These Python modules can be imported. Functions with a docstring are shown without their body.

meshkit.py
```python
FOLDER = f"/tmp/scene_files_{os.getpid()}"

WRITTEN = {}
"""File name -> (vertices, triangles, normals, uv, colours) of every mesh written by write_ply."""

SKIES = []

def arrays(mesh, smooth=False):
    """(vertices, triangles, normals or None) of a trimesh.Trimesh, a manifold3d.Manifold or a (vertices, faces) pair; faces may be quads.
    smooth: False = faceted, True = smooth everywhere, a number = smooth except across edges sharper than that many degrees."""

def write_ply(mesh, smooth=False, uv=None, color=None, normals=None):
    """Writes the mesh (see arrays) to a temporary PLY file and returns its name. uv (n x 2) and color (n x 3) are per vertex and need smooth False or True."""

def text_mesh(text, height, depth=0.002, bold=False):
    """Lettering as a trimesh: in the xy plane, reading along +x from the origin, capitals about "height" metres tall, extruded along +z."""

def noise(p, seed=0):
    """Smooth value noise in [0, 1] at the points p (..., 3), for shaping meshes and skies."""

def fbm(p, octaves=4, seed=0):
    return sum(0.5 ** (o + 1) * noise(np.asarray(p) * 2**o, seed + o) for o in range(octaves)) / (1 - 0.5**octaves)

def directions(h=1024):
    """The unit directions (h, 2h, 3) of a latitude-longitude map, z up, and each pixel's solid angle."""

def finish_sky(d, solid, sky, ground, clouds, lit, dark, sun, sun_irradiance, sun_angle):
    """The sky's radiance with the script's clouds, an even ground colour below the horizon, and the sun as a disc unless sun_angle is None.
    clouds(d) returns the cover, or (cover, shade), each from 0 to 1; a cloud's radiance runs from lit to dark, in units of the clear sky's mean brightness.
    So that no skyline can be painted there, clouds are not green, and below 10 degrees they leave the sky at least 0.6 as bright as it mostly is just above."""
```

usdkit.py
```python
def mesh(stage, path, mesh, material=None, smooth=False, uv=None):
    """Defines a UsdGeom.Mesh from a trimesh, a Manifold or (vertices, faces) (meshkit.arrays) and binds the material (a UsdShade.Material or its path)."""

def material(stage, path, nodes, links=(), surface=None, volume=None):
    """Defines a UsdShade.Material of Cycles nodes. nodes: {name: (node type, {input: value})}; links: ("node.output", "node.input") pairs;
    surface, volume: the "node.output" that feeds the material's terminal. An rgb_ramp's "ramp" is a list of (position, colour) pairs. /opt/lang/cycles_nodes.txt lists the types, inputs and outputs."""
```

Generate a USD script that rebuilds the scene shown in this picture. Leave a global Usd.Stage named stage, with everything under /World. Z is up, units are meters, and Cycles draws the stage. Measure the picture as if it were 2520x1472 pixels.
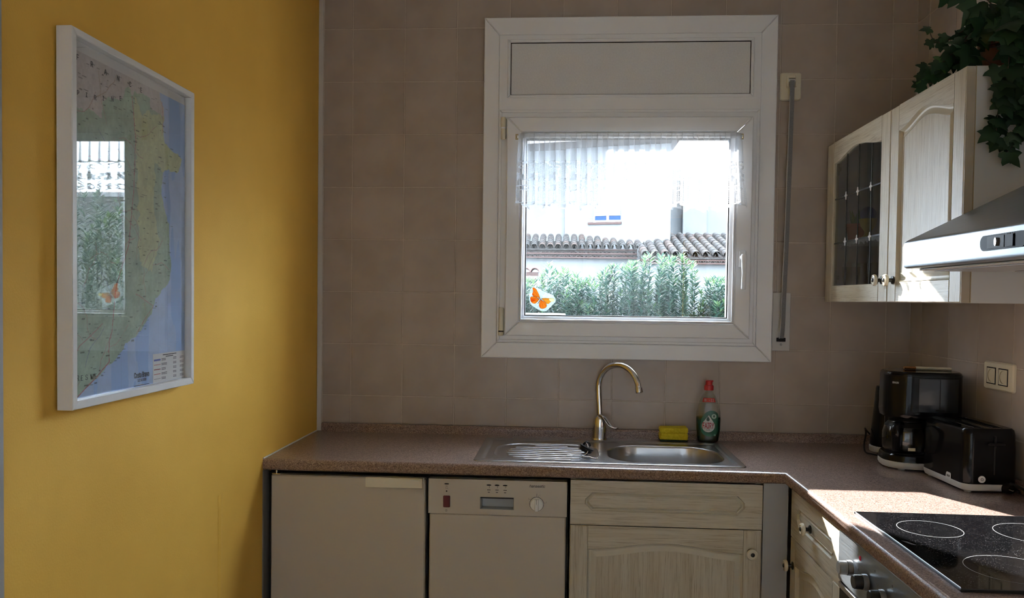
import math, random
import numpy as np, trimesh, shapely
from shapely.geometry import Polygon, Point, LineString, box as sbox
from pxr import Usd, UsdGeom, UsdLux, UsdShade, Gf, Sdf, Vt
import usdkit, meshkit

stage = Usd.Stage.CreateInMemory()
UsdGeom.SetStageUpAxis(stage, 'Z'); UsdGeom.SetStageMetersPerUnit(stage, 1.0)
UsdGeom.Xform.Define(stage, '/World'); UsdGeom.Scope.Define(stage, '/World/Looks')
R = random.Random(7)
PI = math.pi

# ------------------------------------------------------------------ camera, sky, sun, exposure
cam = UsdGeom.Camera.Define(stage, '/World/Camera')
cam.AddTransformOp().Set(Gf.Matrix4d(0.997593, 0.068238, 0.012321, 0, -0.014148, 0.026346, 0.999553, 0, 0.067883, -0.997321, 0.027248, 0, 1.00939, -3.25006, 1.44775, 1))
cam.CreateHorizontalApertureAttr(36.0); cam.CreateFocalLengthAttr(28.446)
cam.CreateHorizontalApertureOffsetAttr(0.085); cam.CreateVerticalApertureOffsetAttr(0.789)
cam.CreateClippingRangeAttr((0.02, 500.0)); cam.CreateExposureAttr(2.66)

def mat(name, nodes, links=(), surface='p.BSDF'):
    return usdkit.material(stage, '/World/Looks/' + name, nodes, links, surface=surface)

dome = UsdLux.DomeLight.Define(stage, '/World/sky'); dome.CreateIntensityAttr(1.25); dome.CreateColorAttr(Gf.Vec3f(0.80, 0.93, 1.10))
sun = UsdLux.DistantLight.Define(stage, '/World/sun'); sun.CreateIntensityAttr(35000.0); sun.CreateAngleAttr(0.55); sun.CreateColorAttr(Gf.Vec3f(1.0, 0.93, 0.89))
def aim(light, d):                                   # a distant light shines along its local -z
    z = -np.array(d, float) / np.linalg.norm(d); x = np.cross([0, 0, 1.0], z); x /= np.linalg.norm(x); y = np.cross(z, x)
    light.AddTransformOp().Set(Gf.Matrix4d(*x, 0, *y, 0, *z, 0, 0, 0, 20, 1))
aim(sun, (0.415, -0.803, -0.484))

# ------------------------------------------------------------------ naming helpers
used = {}
def fresh(parent, name):
    k = used.get((parent, name), 0); used[(parent, name)] = k + 1
    return f'{parent}/{name}' + (f'_{k:03d}' if k else '')
def tag(prim, label=None, cat=None, group=None, kind=None):
    for k, v in (('label', label), ('category', cat), ('group', group), ('kind', kind)):
        if v: prim.SetCustomDataByKey(k, v)
    return prim
class Thing:
    def __init__(s, path, loc): s.path, s.loc = path, np.array(loc, float)
def thing(name, label=None, cat=None, loc=(0, 0, 0), rotz=0, group=None, kind=None):
    p = fresh('/World', name); x = UsdGeom.Xform.Define(stage, p)
    x.AddTranslateOp().Set(Gf.Vec3d(*map(float, loc)))
    if rotz: x.AddRotateZOp().Set(float(rotz))
    tag(x.GetPrim(), label, cat, group, kind)
    return Thing(p, loc)
def part(par, name, mesh, m, smooth=30, world=False, label=None, kind=None):
    """a mesh under a thing (or a part); world: the mesh is in room coordinates"""
    p = fresh(par.path, name)
    if world: mesh = mesh.copy(); mesh.apply_translation(-par.loc)
    g = usdkit.mesh(stage, p, mesh, m, smooth=smooth)
    tag(g.GetPrim(), label, None, None, kind)
    return Thing(p, par.loc)
def solo(name, mesh, m, label=None, cat=None, group=None, kind=None, smooth=30):
    p = fresh('/World', name); g = usdkit.mesh(stage, p, mesh, m, smooth=smooth)
    tag(g.GetPrim(), label, cat, group, kind); return Thing(p, (0, 0, 0))

# ------------------------------------------------------------------ mesh helpers
cat_ = trimesh.util.concatenate
def cbox(x0, x1, y0, y1, z0, z1, b=0.0):
    if b <= 0:
        m = trimesh.creation.box([x1 - x0, y1 - y0, z1 - z0]); m.apply_translation([(x0 + x1) / 2, (y0 + y1) / 2, (z0 + z1) / 2]); return m
    pts = []
    for sx in (0, 1):
        for sy in (0, 1):
            for sz in (0, 1):
                c = np.array([(x0, x1)[sx], (y0, y1)[sy], (z0, z1)[sz]]); s = np.array([1 - 2 * sx, 1 - 2 * sy, 1 - 2 * sz]) * b
                for k in range(3):
                    o = s.copy(); o[k] = 0; pts.append(c + o)
    return trimesh.convex.convex_hull(np.array(pts))
BACK = np.array([[1, 0, 0], [0, 0, -1], [0, 1, 0]], float)     # (a, b, d) -> (a, -d, b): faces the camera
SIDE = np.array([[0, 0, -1], [-1, 0, 0], [0, 1, 0]], float)    # (a, b, d) -> (-d, -a, b): faces left
LEFT = np.array([[0, 0, 1], [1, 0, 0], [0, 1, 0]], float)      # (a, b, d) -> (d, a, b): faces right
UP = np.eye(3)
def put(mesh, F):
    m = mesh.copy(); m.vertices = np.asarray(m.vertices) @ F.T
    if np.linalg.det(F) < 0: m.invert()
    return m
def ext(poly, d0, d1):
    geoms = [g for g in getattr(poly, 'geoms', [poly]) if g.area > 1e-12]
    ms = [trimesh.creation.extrude_polygon(g, d1 - d0, engine='earcut') for g in geoms]
    m = cat_(ms); m.apply_translation([0, 0, d0]); return m
def loft(rings, cap0=False, cap1=False, closed=True):
    """rings: list of (n, 3) loops, counter-clockwise seen from the side the normals face when each next ring lies inside/above"""
    n = len(rings[0]); V = np.vstack(rings); F = []
    for k in range(len(rings) - 1):
        for i in range(n if closed else n - 1):
            j = (i + 1) % n; a, b, c, d = k * n + i, k * n + j, (k + 1) * n + j, (k + 1) * n + i
            F += [[a, b, c], [a, c, d]]
    def cap(r, base, flip):
        c = len(Vl); Vl.append(np.mean(r, 0))
        for i in range(n):
            j = (i + 1) % n; F.append([base + j, base + i, c] if flip else [base + i, base + j, c])
    Vl = list(V)
    if cap0: cap(rings[0], 0, True)
    if cap1: cap(rings[-1], (len(rings) - 1) * n, False)
    return trimesh.Trimesh(np.array(Vl), np.array(F), process=False)
def rrect(x0, x1, y0, y1, r, z, n=6):
    pts = []
    for cx, cy, a0 in ((x1 - r, y1 - r, 0), (x0 + r, y1 - r, 90), (x0 + r, y0 + r, 180), (x1 - r, y0 + r, 270)):
        for k in range(n + 1):
            a = math.radians(a0 + 90 * k / n); pts.append((cx + r * math.cos(a), cy + r * math.sin(a), z))
    return np.array(pts)
def stack(x0, x1, y0, y1, r, levels, n=6, cap0=True, cap1=True):
    """levels: (z, inset)"""
    return loft([rrect(x0 + i, x1 - i, y0 + i, y1 - i, max(r - i, .0008), z, n) for z, i in levels], cap0, cap1)
def lathe(prof, n=28, cap=True):
    rings = [np.array([(r * math.cos(2 * PI * k / n), r * math.sin(2 * PI * k / n), z) for k in range(n)]) for r, z in prof]
    return loft(rings, cap, cap)
def tube(path, r, n=10, cap=True):
    P = np.asarray(path, float); T = np.gradient(P, axis=0); T /= np.linalg.norm(T, axis=1)[:, None]
    u = np.cross(T[0], [0.3, 0.5, 0.81]); u /= np.linalg.norm(u); rings = []
    rr = np.broadcast_to(r, (len(P),))
    for p, t, q in zip(P, T, rr):
        u = u - t * (u @ t); u /= np.linalg.norm(u); w = np.cross(t, u)
        rings.append(np.array([p + q * (math.cos(2 * PI * k / n) * u + math.sin(2 * PI * k / n) * w) for k in range(n)]))
    return loft(rings, cap, cap)
def spline(pts, n=24):
    P = np.asarray(pts, float)
    from scipy.interpolate import CubicSpline
    t = np.r_[0, np.cumsum(np.linalg.norm(np.diff(P, axis=0), axis=1))]
    return CubicSpline(t, P)(np.linspace(0, t[-1], n))
def sheet(poly, frame, d, t=0.0004):
    return put(ext(poly, d, d + t), frame)
def words(s, h, depth=0.0006, bold=False, width=None, slant=0):
    m = meshkit.text_mesh(s, h, depth, bold)
    if width: m.vertices[:, 0] *= width / max(m.bounds[1][0], 1e-9)
    if slant: m.vertices[:, 0] += slant * m.vertices[:, 1]
    return m
def move(m, x=0, y=0, z=0):
    m = m.copy(); m.apply_translation([x, y, z]); return m
def turn(m, deg, axis=(0, 0, 1), at=(0, 0, 0)):
    m = m.copy(); m.apply_transform(trimesh.transformations.rotation_matrix(math.radians(deg), axis, at)); return m

# ------------------------------------------------------------------ materials
def plain(name, col, rough=.5, metal=0., coat=0., spec=.5, **kw):
    return mat(name, {'p': ('principled_bsdf', {'base_color': col, 'roughness': rough, 'metallic': metal, 'coat_weight': coat, 'specular_ior_level': spec, **kw})})
def mottled(name, c1, c2, scale=8., rough=.5, coat=0., bump=0., bscale=60., detail=4., vary=0., spec=.5, stretch=(1, 1, 1), lo=.35, hi=.65, rand=False):
    n = {'t': ('texture_coordinate', {}), 'm': ('mapping', {'scale': stretch}), 'n': ('noise_texture', {'scale': scale, 'detail': detail}),
         'r': ('rgb_ramp', {'ramp': [(lo, c1), (hi, c2)]}), 'p': ('principled_bsdf', {'roughness': rough, 'coat_weight': coat, 'specular_ior_level': spec})}
    l = [('t.object', 'm.vector'), ('m.vector', 'n.vector'), ('n.fac', 'r.fac')]
    last = 'r.color'
    if vary:
        n['o'] = ('object_info', {}); n['mr'] = ('map_range', {'from_min': 0., 'from_max': 1., 'to_min': 1 - vary, 'to_max': 1 + vary}); n['h'] = ('hsv', {})
        l += [('o.random', 'mr.value'), ('mr.result', 'h.value'), (last, 'h.color')]; last = 'h.color'
    l.append((last, 'p.base_color'))
    if bump:
        n['bn'] = ('noise_texture', {'scale': bscale, 'detail': 4.}); n['b'] = ('bump', {'strength': bump, 'distance': .002})
        l += [('m.vector', 'bn.vector'), ('bn.fac', 'b.height'), ('b.normal', 'p.normal')]
    return mat(name, n, l)
def oak(name, stretch):                                           # limed oak: cream with fine brown pores along the grain
    n = {'t': ('texture_coordinate', {}), 'm': ('mapping', {'scale': stretch}), 'n': ('noise_texture', {'scale': 1., 'detail': 5., 'roughness': .7, 'distortion': .35}),
         'n2': ('noise_texture', {'scale': .16, 'detail': 3.}), 'r': ('rgb_ramp', {'ramp': [(.27, (.33, .27, .18)), (.42, (.53, .48, .37)), (.52, (.61, .565, .455)), (.8, (.64, .60, .49))]}),
         'r2': ('rgb_ramp', {'ramp': [(.35, (.90, .86, .80)), (.65, (1., 1., 1.))]}), 'x': ('mix_color', {'blend_type': 'multiply', 'fac': 1.}),
         'b': ('bump', {'strength': .35, 'distance': .0012}), 'p': ('principled_bsdf', {'roughness': .42, 'specular_ior_level': .45})}
    return mat(name, n, [('t.object', 'm.vector'), ('m.vector', 'n.vector'), ('m.vector', 'n2.vector'), ('n.fac', 'r.fac'), ('n2.fac', 'r2.fac'), ('r.color', 'x.a'), ('r2.color', 'x.b'),
                         ('x.result', 'p.base_color'), ('n.fac', 'b.height'), ('b.normal', 'p.normal')])
OAK_V = oak('limed_oak_upright', (240., 240., 9.)); OAK_X = oak('limed_oak_across', (9., 240., 240.)); OAK_Y = oak('limed_oak_deep', (240., 9., 240.))
CREAM = plain('cream_lacquer', (.74, .70, .60), .42); GREIGE = plain('carcass_edge', (.42, .36, .27), .5)
YELLOW = mottled('yellow_paint', (.80, .465, .075), (.86, .51, .088), 3., .72, bump=.25, bscale=220., spec=.3)
TILE = mottled('wall_tile', (.40, .335, .28), (.455, .39, .335), 7., .30, bump=.10, bscale=14., vary=.045, spec=.45, detail=6.)
GROUT = mottled('grout', (.50, .44, .37), (.58, .51, .44), 40., .85)
PVC = plain('white_pvc', (.85, .875, .91), .33); PVC_PANEL = mottled('shutter_panel', (.70, .715, .73), (.74, .755, .77), 160., .45, bump=.15, bscale=400.)
GASKET = plain('black_gasket', (.012, .012, .014), .5)
IVORY = plain('ivory_plastic', (.72, .67, .52), .35); WHITEP = plain('white_plastic', (.78, .78, .76), .35); GREYP = plain('grey_plastic', (.30, .31, .32), .4)
WHITE_ENAMEL = plain('white_enamel', (.55, .495, .405), .34); DARKGAP = plain('dark_gap', (.015, .014, .013), .6)
CHROME = plain('chrome', (.70, .70, .72), .09, 1.) 
def metal(name, c, rough, stretch=(3, 120, 120)):
    return mat(name, {'t': ('texture_coordinate', {}), 'm': ('mapping', {'scale': stretch}), 'n': ('noise_texture', {'scale': 3., 'detail': 3.}), 'mr': ('map_range', {'to_min': rough - .06, 'to_max': rough + .08}),
                      'p': ('principled_bsdf', {'base_color': c, 'metallic': 1.})}, [('t.object', 'm.vector'), ('m.vector', 'n.vector'), ('n.fac', 'mr.value'), ('mr.result', 'p.roughness')])
STEEL = plain('brushed_steel_sink', (.50, .505, .52), .23, 1.); STEEL_V = metal('brushed_steel_hood', (.36, .40, .44), .36, (120, 3, 120))
BLACK = plain('black_gloss', (.004, .004, .005), .08, spec=.22); BLACKM = plain('black_matt', (.008, .008, .009), .42, spec=.25); BASEW = plain('pale_grey_base', (.62, .61, .58), .4)
RED = plain('red_plastic', (.50, .02, .025), .35); DKRED = plain('dark_red_switch', (.10, .006, .012), .25)
def speckled(name):
    n = {'t': ('texture_coordinate', {}), 'v': ('voronoi_texture', {'scale': 470.}), 'w': ('voronoi_texture', {'scale': 300.}), 'r': ('rgb_ramp', {'ramp': [(0., (.030, .016, .012)), (.18, (.060, .032, .023)), (.3, (.205, .143, .122)), (.55, (.27, .190, .165)), (.82, (.335, .24, .21)), (.9, (.46, .36, .29)), (1., (.60, .50, .42))]}),
         's': ('separate_color', {}), 'r2': ('rgb_ramp', {'ramp': [(0., (.10, .052, .040)), (.12, (.225, .157, .135)), (.8, (.26, .182, .158)), (.95, (.36, .26, .21))]}), 's2': ('separate_color', {}), 'x': ('mix_color', {'fac': .5}),
         'p': ('principled_bsdf', {'roughness': .27, 'specular_ior_level': .5, 'coat_weight': .5, 'coat_roughness': .085})}
    return mat(name, n, [('t.object', 'v.vector'), ('t.object', 'w.vector'), ('v.color', 's.color'), ('w.color', 's2.color'), ('s.r', 'r.fac'), ('s2.r', 'r2.fac'), ('r.color', 'x.a'), ('r2.color', 'x.b'), ('x.result', 'p.base_color')])
STONE = speckled('brown_speckled_laminate')
def glassy(name, tint=(1, 1, 1), rough=0., k=1.):                  # pane: straight-through light plus a fresnel reflection
    return mat(name, {'b': ('geometry', {}), 'i': ('map_range', {'to_min': 1.5, 'to_max': 1 / 1.5}), 'f': ('fresnel', {}), 't': ('transparent_bsdf', {'color': tint}), 'g': ('glossy_bsdf', {'color': (k, k, k), 'roughness': rough}), 'x': ('mix_closure', {})},
               [('b.backfacing', 'i.value'), ('i.result', 'f.IOR'), ('f.fac', 'x.fac'), ('t.BSDF', 'x.closure1'), ('g.BSDF', 'x.closure2')], surface='x.closure')
PANE = glassy('window_glass', (.93, .95, .95)); PICGLASS = glassy('picture_glass', (.98, .98, .98)); CABGLASS = glassy('cabinet_glass', (.70, .74, .76), .02); CLEARG = glassy('tumbler_glass', (.93, .95, .95))

# ------------------------------------------------------------------ the setting: room shell
RX, CEIL, REAR = 2.3524, 2.78, -4.7
solo('floor', cbox(-.3, RX + .3, REAR - .3, .27, -.12, 0), mottled('floor_tile', (.20, .13, .09), (.25, .17, .12), 4., .4), 'beige floor of the kitchen', 'floor', kind='structure')
solo('ceiling', cbox(-.3, RX + .3, REAR - .3, .27, CEIL, CEIL + .15), plain('ceiling_paint', (.78, .76, .72), .8), 'white painted ceiling above the tiled wall', 'ceiling', kind='structure')
wl = thing('wall_left', 'smooth yellow painted wall on the left with the framed map', 'wall', kind='structure')
part(wl, 'plaster', cbox(-.25, 0, REAR, .27, 0, CEIL), YELLOW, False)
ridge = [(-.935 + .016 * math.sin(t), 0) for t in np.linspace(-PI / 2, PI / 2, 9)]
V = [(.0035 * math.cos((y + .935) / .016 * PI / 2) if i not in (0, 8) else -.001, y, 0) for i, (y, _) in enumerate(ridge)]
rg = loft([np.array([(x, y, z) for x, y, _ in V]) for z in (.02, .3, .78, .86)], closed=False); rg.invert()
part(wl, 'plaster_ridge', rg, YELLOW, True)
def tile_mesh(poly, F, d0, d1, bev=.0012):
    x0, y0, x1, y1 = poly.bounds
    if abs(poly.area - (x1 - x0) * (y1 - y0)) < 1e-7:
        pts = [(x, y, d0) for x in (x0, x1) for y in (y0, y1)] + [(x, y, d1 - bev) for x in (x0, x1) for y in (y0, y1)] + [(x, y, d1) for x in (x0 + bev, x1 - bev) for y in (y0 + bev, y1 - bev)]
        return put(trimesh.convex.convex_hull(np.array(pts)), F)
    return put(ext(poly, d0, d1), F)
TZ = [1.0478 + .212 * k for k in range(-1, 10)]
gap = .0018
# back wall: masonry with the window hole, one mesh per wall tile
wb = thing('wall_back', 'beige tiled wall around the kitchen window', 'wall', kind='structure')
hole = sbox(.738, 1.278, 1.756, 2.492)
part(wb, 'masonry', put(ext(sbox(-.25, 0, RX + .3, CEIL).difference(hole), -.27, -.0016), BACK), GROUT, False)
xs = [.021] + [.1405 + .212 * k for k in range(11)]; xs = [x for x in xs if x < RX - .02] + [RX]
zs = [.9335] + TZ[1:]; zs = [z for z in zs if z < CEIL] + [CEIL]
RT = random.Random(3)
for i in range(len(xs) - 1):
    for j in range(len(zs) - 1):
        p = sbox(xs[i] + gap, zs[j] + gap, xs[i + 1] - gap, zs[j + 1] - gap).difference(sbox(.70, 1.235, 1.80, 2.545))
        if p.area > 1e-4:
            for g in getattr(p, 'geoms', [p]): part(wb, 'wall_tile', tile_mesh(g, BACK, -.006, RT.uniform(-.0004, .0004)), TILE, False)
wr = thing('wall_right', 'beige tiled wall on the right behind cooker hood and wall cupboard', 'wall', kind='structure')
part(wr, 'masonry', cbox(RX + .0016, RX + .3, REAR, .0, 0, CEIL), GROUT, False)
as_ = [0] + [.105 + .2085 * k for k in range(12)]
for i in range(len(as_) - 1):
    for j in range(len(zs) - 1):
        if as_[i + 1] < 1.12 and zs[j] > 1.46 and zs[j + 1] < 2.05: continue
        part(wr, 'wall_tile', put(tile_mesh(sbox(as_[i] + gap, zs[j] + gap, as_[i + 1] - gap, zs[j + 1] - gap), UP, -.006, RT.uniform(-.0004, .0004)), SIDE).apply_translation([RX, 0, 0]), TILE, False)
wq = thing('wall_rear', 'yellow wall behind the camera with an added glazed door for fill light', 'wall', kind='structure')
part(wq, 'plaster', put(ext(sbox(-.25, 0, RX + .3, CEIL).difference(sbox(.25, 0, 2.15, 2.2)), 0, .2), BACK).apply_translation([0, REAR, 0]), YELLOW, False)
d1 = thing('door_1', 'unseen white framed glazed door added in the rear wall for fill light', 'door', kind='structure')  # unseen door, added to let daylight in from behind the camera
for k, (a, b) in enumerate(((.25, 1.2), (1.2, 2.15))):
    part(d1, 'door_leaf', put(ext(sbox(a, 0, b, 2.2).difference(sbox(a + .08, .1, b - .08, 2.12)), .08, .13), BACK).apply_translation([0, REAR, 0]), PVC, False)
    part(d1, 'pane', put(ext(sbox(a + .08, .1, b - .08, 2.12), .1, .104), BACK).apply_translation([0, REAR, 0]), PANE, False)
for k in range(2):
    xs_ = np.linspace(.27 + .95 * k, 1.18 + .95 * k, 60); cl = loft([np.array([(x, REAR + .10 + .025 * math.sin(x * 55), z) for x in xs_]) for z in (.02, 2.24)], closed=False)
    solo('door_curtain', cl, mat('cream_curtain', {'d': ('diffuse_bsdf', {'color': (.40, .385, .36)}), 't': ('translucent_bsdf', {'color': (.225, .215, .205)}), 'x': ('mix_closure', {'fac': .5})}, [('d.BSDF', 'x.closure1'), ('t.BSDF', 'x.closure2')], surface='x.closure') if k == 0 else '/World/Looks/cream_curtain',
         ('added cream curtain over the left door leaf, dimming the fill light', 'added cream curtain over the right door leaf, dimming the fill light')[k], 'curtain', smooth=True)  # added curtains; their translucency sets how much fill light enters
solo('trim_1', cbox(0, .0195, -.006, 0, .9, CEIL, .002), plain('corner_bead', (.60, .58, .54), .45), 'narrow white strip in the corner between yellow and tiled walls', 'trim', kind='structure')
solo('trim_2', cbox(-.01, .004, -1.96, -1.862, 0, CEIL, .002), plain('grey_casing', (.36, .35, .34), .5), 'grey door casing at the left end of the yellow wall', 'trim', kind='structure')

# ------------------------------------------------------------------ window_1
w1 = thing('window_1', 'white plastic kitchen window with roller shutter box above', 'window', kind='structure')
def mitred(par, name, x0, x1, z0, z1, w, d0, d1, m, bev=.003, g=.0004, F=BACK):
    """four mitred rails round the rectangle, w = widths (left, right, bottom, top)"""
    l, r, b, t = w
    for q in ([(x0, z0), (x1, z0), (x1 - r, z0 + b), (x0 + l, z0 + b)], [(x1, z0), (x1, z1), (x1 - r, z1 - t), (x1 - r, z0 + b)], [(x1, z1), (x0, z1), (x0 + l, z1 - t), (x1 - r, z1 - t)], [(x0, z1), (x0, z0), (x0 + l, z0 + b), (x0 + l, z1 - t)]):
        q = np.array(list(Polygon(q).buffer(-g, join_style=2).exterior.coords)[:-1]); top = np.array(list(Polygon(q).buffer(-bev, join_style=2).exterior.coords)[:-1])
        pts = [(x, y, d0) for x, y in q] + [(x, y, d1 - bev) for x, y in q] + [(x, y, d1) for x, y in top]
        part(par, name, put(trimesh.convex.convex_hull(np.array(pts)), F), m, False)
mitred(w1, 'casing', .675, 1.8205, 1.2135, 2.565, (.063, .0645, .063, .072), .0, .022, PVC)
ring = lambda o, i: sbox(*o).difference(sbox(*i))
frm = ring((.7381, 1.2766, 1.7559, 2.4928), (.7815, 1.318, 1.7175, 2.464)).union(sbox(.7381, 2.150, 1.7559, 2.2585))
part(w1, 'frame', put(ext(frm, -.06, .026), BACK), PVC, False)
mitred(w1, 'frame_lip', .7385, 1.7555, 1.277, 2.1995, (.012, .012, .012, .012), .02, .031, PVC, .002)
mitred(w1, 'panel_bead', .7690, 1.7300, 2.2460, 2.4765, (.0125, .0125, .0125, .0125), .02, .033, PVC, .004)
part(w1, 'shutter_panel_seal', put(ext(ring((.7815, 2.2585, 1.7175, 2.464), (.7848, 2.2600, 1.7145, 2.4602)), .0, .024), BACK), GASKET, False)
part(w1, 'shutter_panel', cbox(.7848, 1.7145, -.0255, .0, 2.2600, 2.4602, .0015), PVC_PANEL, False)
# opening sash with bead, seal and pane
mitred(w1, 'sash', .7705, 1.7290, 1.3030, 2.1680, (.0575, .062, .058, .0605), -.03, .046, PVC, .004)
bo, bi = (.8280, 1.3610, 1.6670, 2.1075), (.8475, 1.3830, 1.6455, 2.0880)
cor = lambda b, d: [(b[0], b[1], d), (b[2], b[1], d), (b[2], b[3], d), (b[0], b[3], d)]
def lerp(t, d): return cor([o + (i - o) * t for o, i in zip(bo, bi)], d)
part(w1, 'glazing_bead', put(loft([np.array(x) for x in (lerp(0, .030), lerp(0, .044), lerp(.18, .047), lerp(.40, .047), lerp(.5, .041), lerp(.78, .036), lerp(1, .030), lerp(1, -.02))]), BACK), plain('glossy_bead', (.72, .74, .78), .18), 25)
part(w1, 'gasket', put(ext(ring(bi, (bi[0] + .004, bi[1] + .004, bi[2] - .004, bi[3] - .004)), -.01, .0205), BACK), GASKET, False)
part(w1, 'pane', cbox(bi[0] + .001, bi[2] - .001, -.016, -.010, bi[1] + .001, bi[3] - .001), PANE, False)
for z0, z1, blk in ((2.080, 2.168, 0), (1.302, 1.416, 1)):
    h = part(w1, 'hinge', cat_([put(lathe([(.0, 0), (.0085, .001), (.0095, .004), (.0095, (z1 - z0) - .004), (.0085, z1 - z0 - .001), (0, z1 - z0)], 16), UP).apply_translation([.7565, -.040, z0]), cbox(.747, .768, -.035, -.02, z0 + .004, z1 - .004, .002)]), IVORY)
    part(h, 'hinge_pin', move(lathe([(.0, 0), (.0101, .0), (.0101, .005), (0, .005)], 16), .7565, -.040, z0 + (.016 if blk else .042)), GASKET if blk else PVC)
hp = part(w1, 'handle', cat_([cbox(1.6795, 1.7085, -.057, -.045, 1.5805, 1.6485, .004),
    put(lathe([(0, 0), (.0115, 0), (.0115, .022), (.009, .026), (0, .026)], 18), np.array([[1, 0, 0], [0, 0, -1], [0, 1, 0]])).apply_translation([1.694, -.055, 1.622]),
    loft([np.array([(1.6945 + s * w * math.cos(t), -.078 + .0085 * math.sin(t) * (-1) - dy, z) for t in np.linspace(0, 2 * PI, 16, endpoint=False)]) for z, w, s, dy in ((1.634, .004, 1, 0), (1.632, .0105, 1, 0), (1.615, .0118, 1, .001), (1.56, .0088, 1, .004), (1.51, .0098, 1, .002), (1.4985, .0098, 1, .001), (1.4965, .006, 1, .001))], True, True)]), PVC, 35)

# ------------------------------------------------------------------ worktop (one L-shaped slab with its upstand)
wt = thing('worktop', 'brown speckled laminate worktop running round the corner', 'worktop')
sinkcut, hobcut = sbox(.728, -.522, 1.598, -.118), sbox(1.80, -1.64, 2.19, -1.12)
poly = Polygon([(.0005, -.001), (RX - .0005, -.001), (RX - .0005, -2.3), (1.7245, -2.3), (1.7245, -.6), (.0005, -.6)])
def offset_ring(ins, z): return [(.0005, -.001, z), (RX - .0005, -.001, z), (RX - .0005, -2.3, z), (1.7245 + ins, -2.3, z), (1.7245 + ins, -.6 + ins, z), (.0005, -.6 + ins, z)]
lv = [(.008, .862)] + [(.008 - .008 * math.sin(t), .870 - .008 * math.cos(t)) for t in np.linspace(.3, PI / 2, 4)] + [(0, .886)] + [(.014 - .014 * math.cos(t), .886 + .014 * math.sin(t)) for t in np.linspace(.2, PI / 2, 7)]
rings_ = [np.array(offset_ring(i, z))[::-1][::-1] for i, z in lv]
skirt = loft(rings_)
def cap_of(r, up):
    import mapbox_earcut as me
    f = np.array(me.triangulate_float64(np.ascontiguousarray(r[:, :2]), np.array([len(r)], np.uint32))).reshape(-1, 3)
    t = trimesh.Trimesh(r, f, process=False)
    if (t.face_normals[0, 2] > 0) != up: t.invert()
    return t
import manifold3d as mf
def man(t):
    t = trimesh.Trimesh(np.round(t.vertices, 6), t.faces, process=True)
    if t.volume < 0: t.invert()
    return mf.Manifold(mf.Mesh(np.asarray(t.vertices, np.float32), np.asarray(t.faces, np.uint32)))
def unman(r):
    q = r.to_mesh(); return trimesh.Trimesh(np.array(q.vert_properties[:, :3]), np.array(q.tri_verts), process=False)
slab = cat_([skirt, cap_of(rings_[0], False), cap_of(rings_[-1], True)]); slab.merge_vertices(); slab.fix_normals()
slab = unman(man(slab) - man(ext(sinkcut, .8, 1.0)) - man(ext(hobcut, .8, 1.0)))
part(wt, 'slab', slab, STONE, 40)
up = put(ext(Polygon([(0, 0), (.020, 0), (.020, .026), (.013, .034), (0, .0345)]), .024, RX), np.array([[0, 0, 1], [-1, 0, 0], [0, 1, 0]])).apply_translation([0, 0, .9])
part(wt, 'upstand', up, STONE, 20)
part(wt, 'upstand', cbox(RX - .02, RX, -2.3, -.02, .9, .9345, .004), STONE, 20)
part(wt, 'sealant', tube([(.002, -.005, .901), (.002, -.3, .9015), (.002, -.597, .901)], .0028, 8), plain('sealant', (.7, .68, .62), .5))

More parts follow.
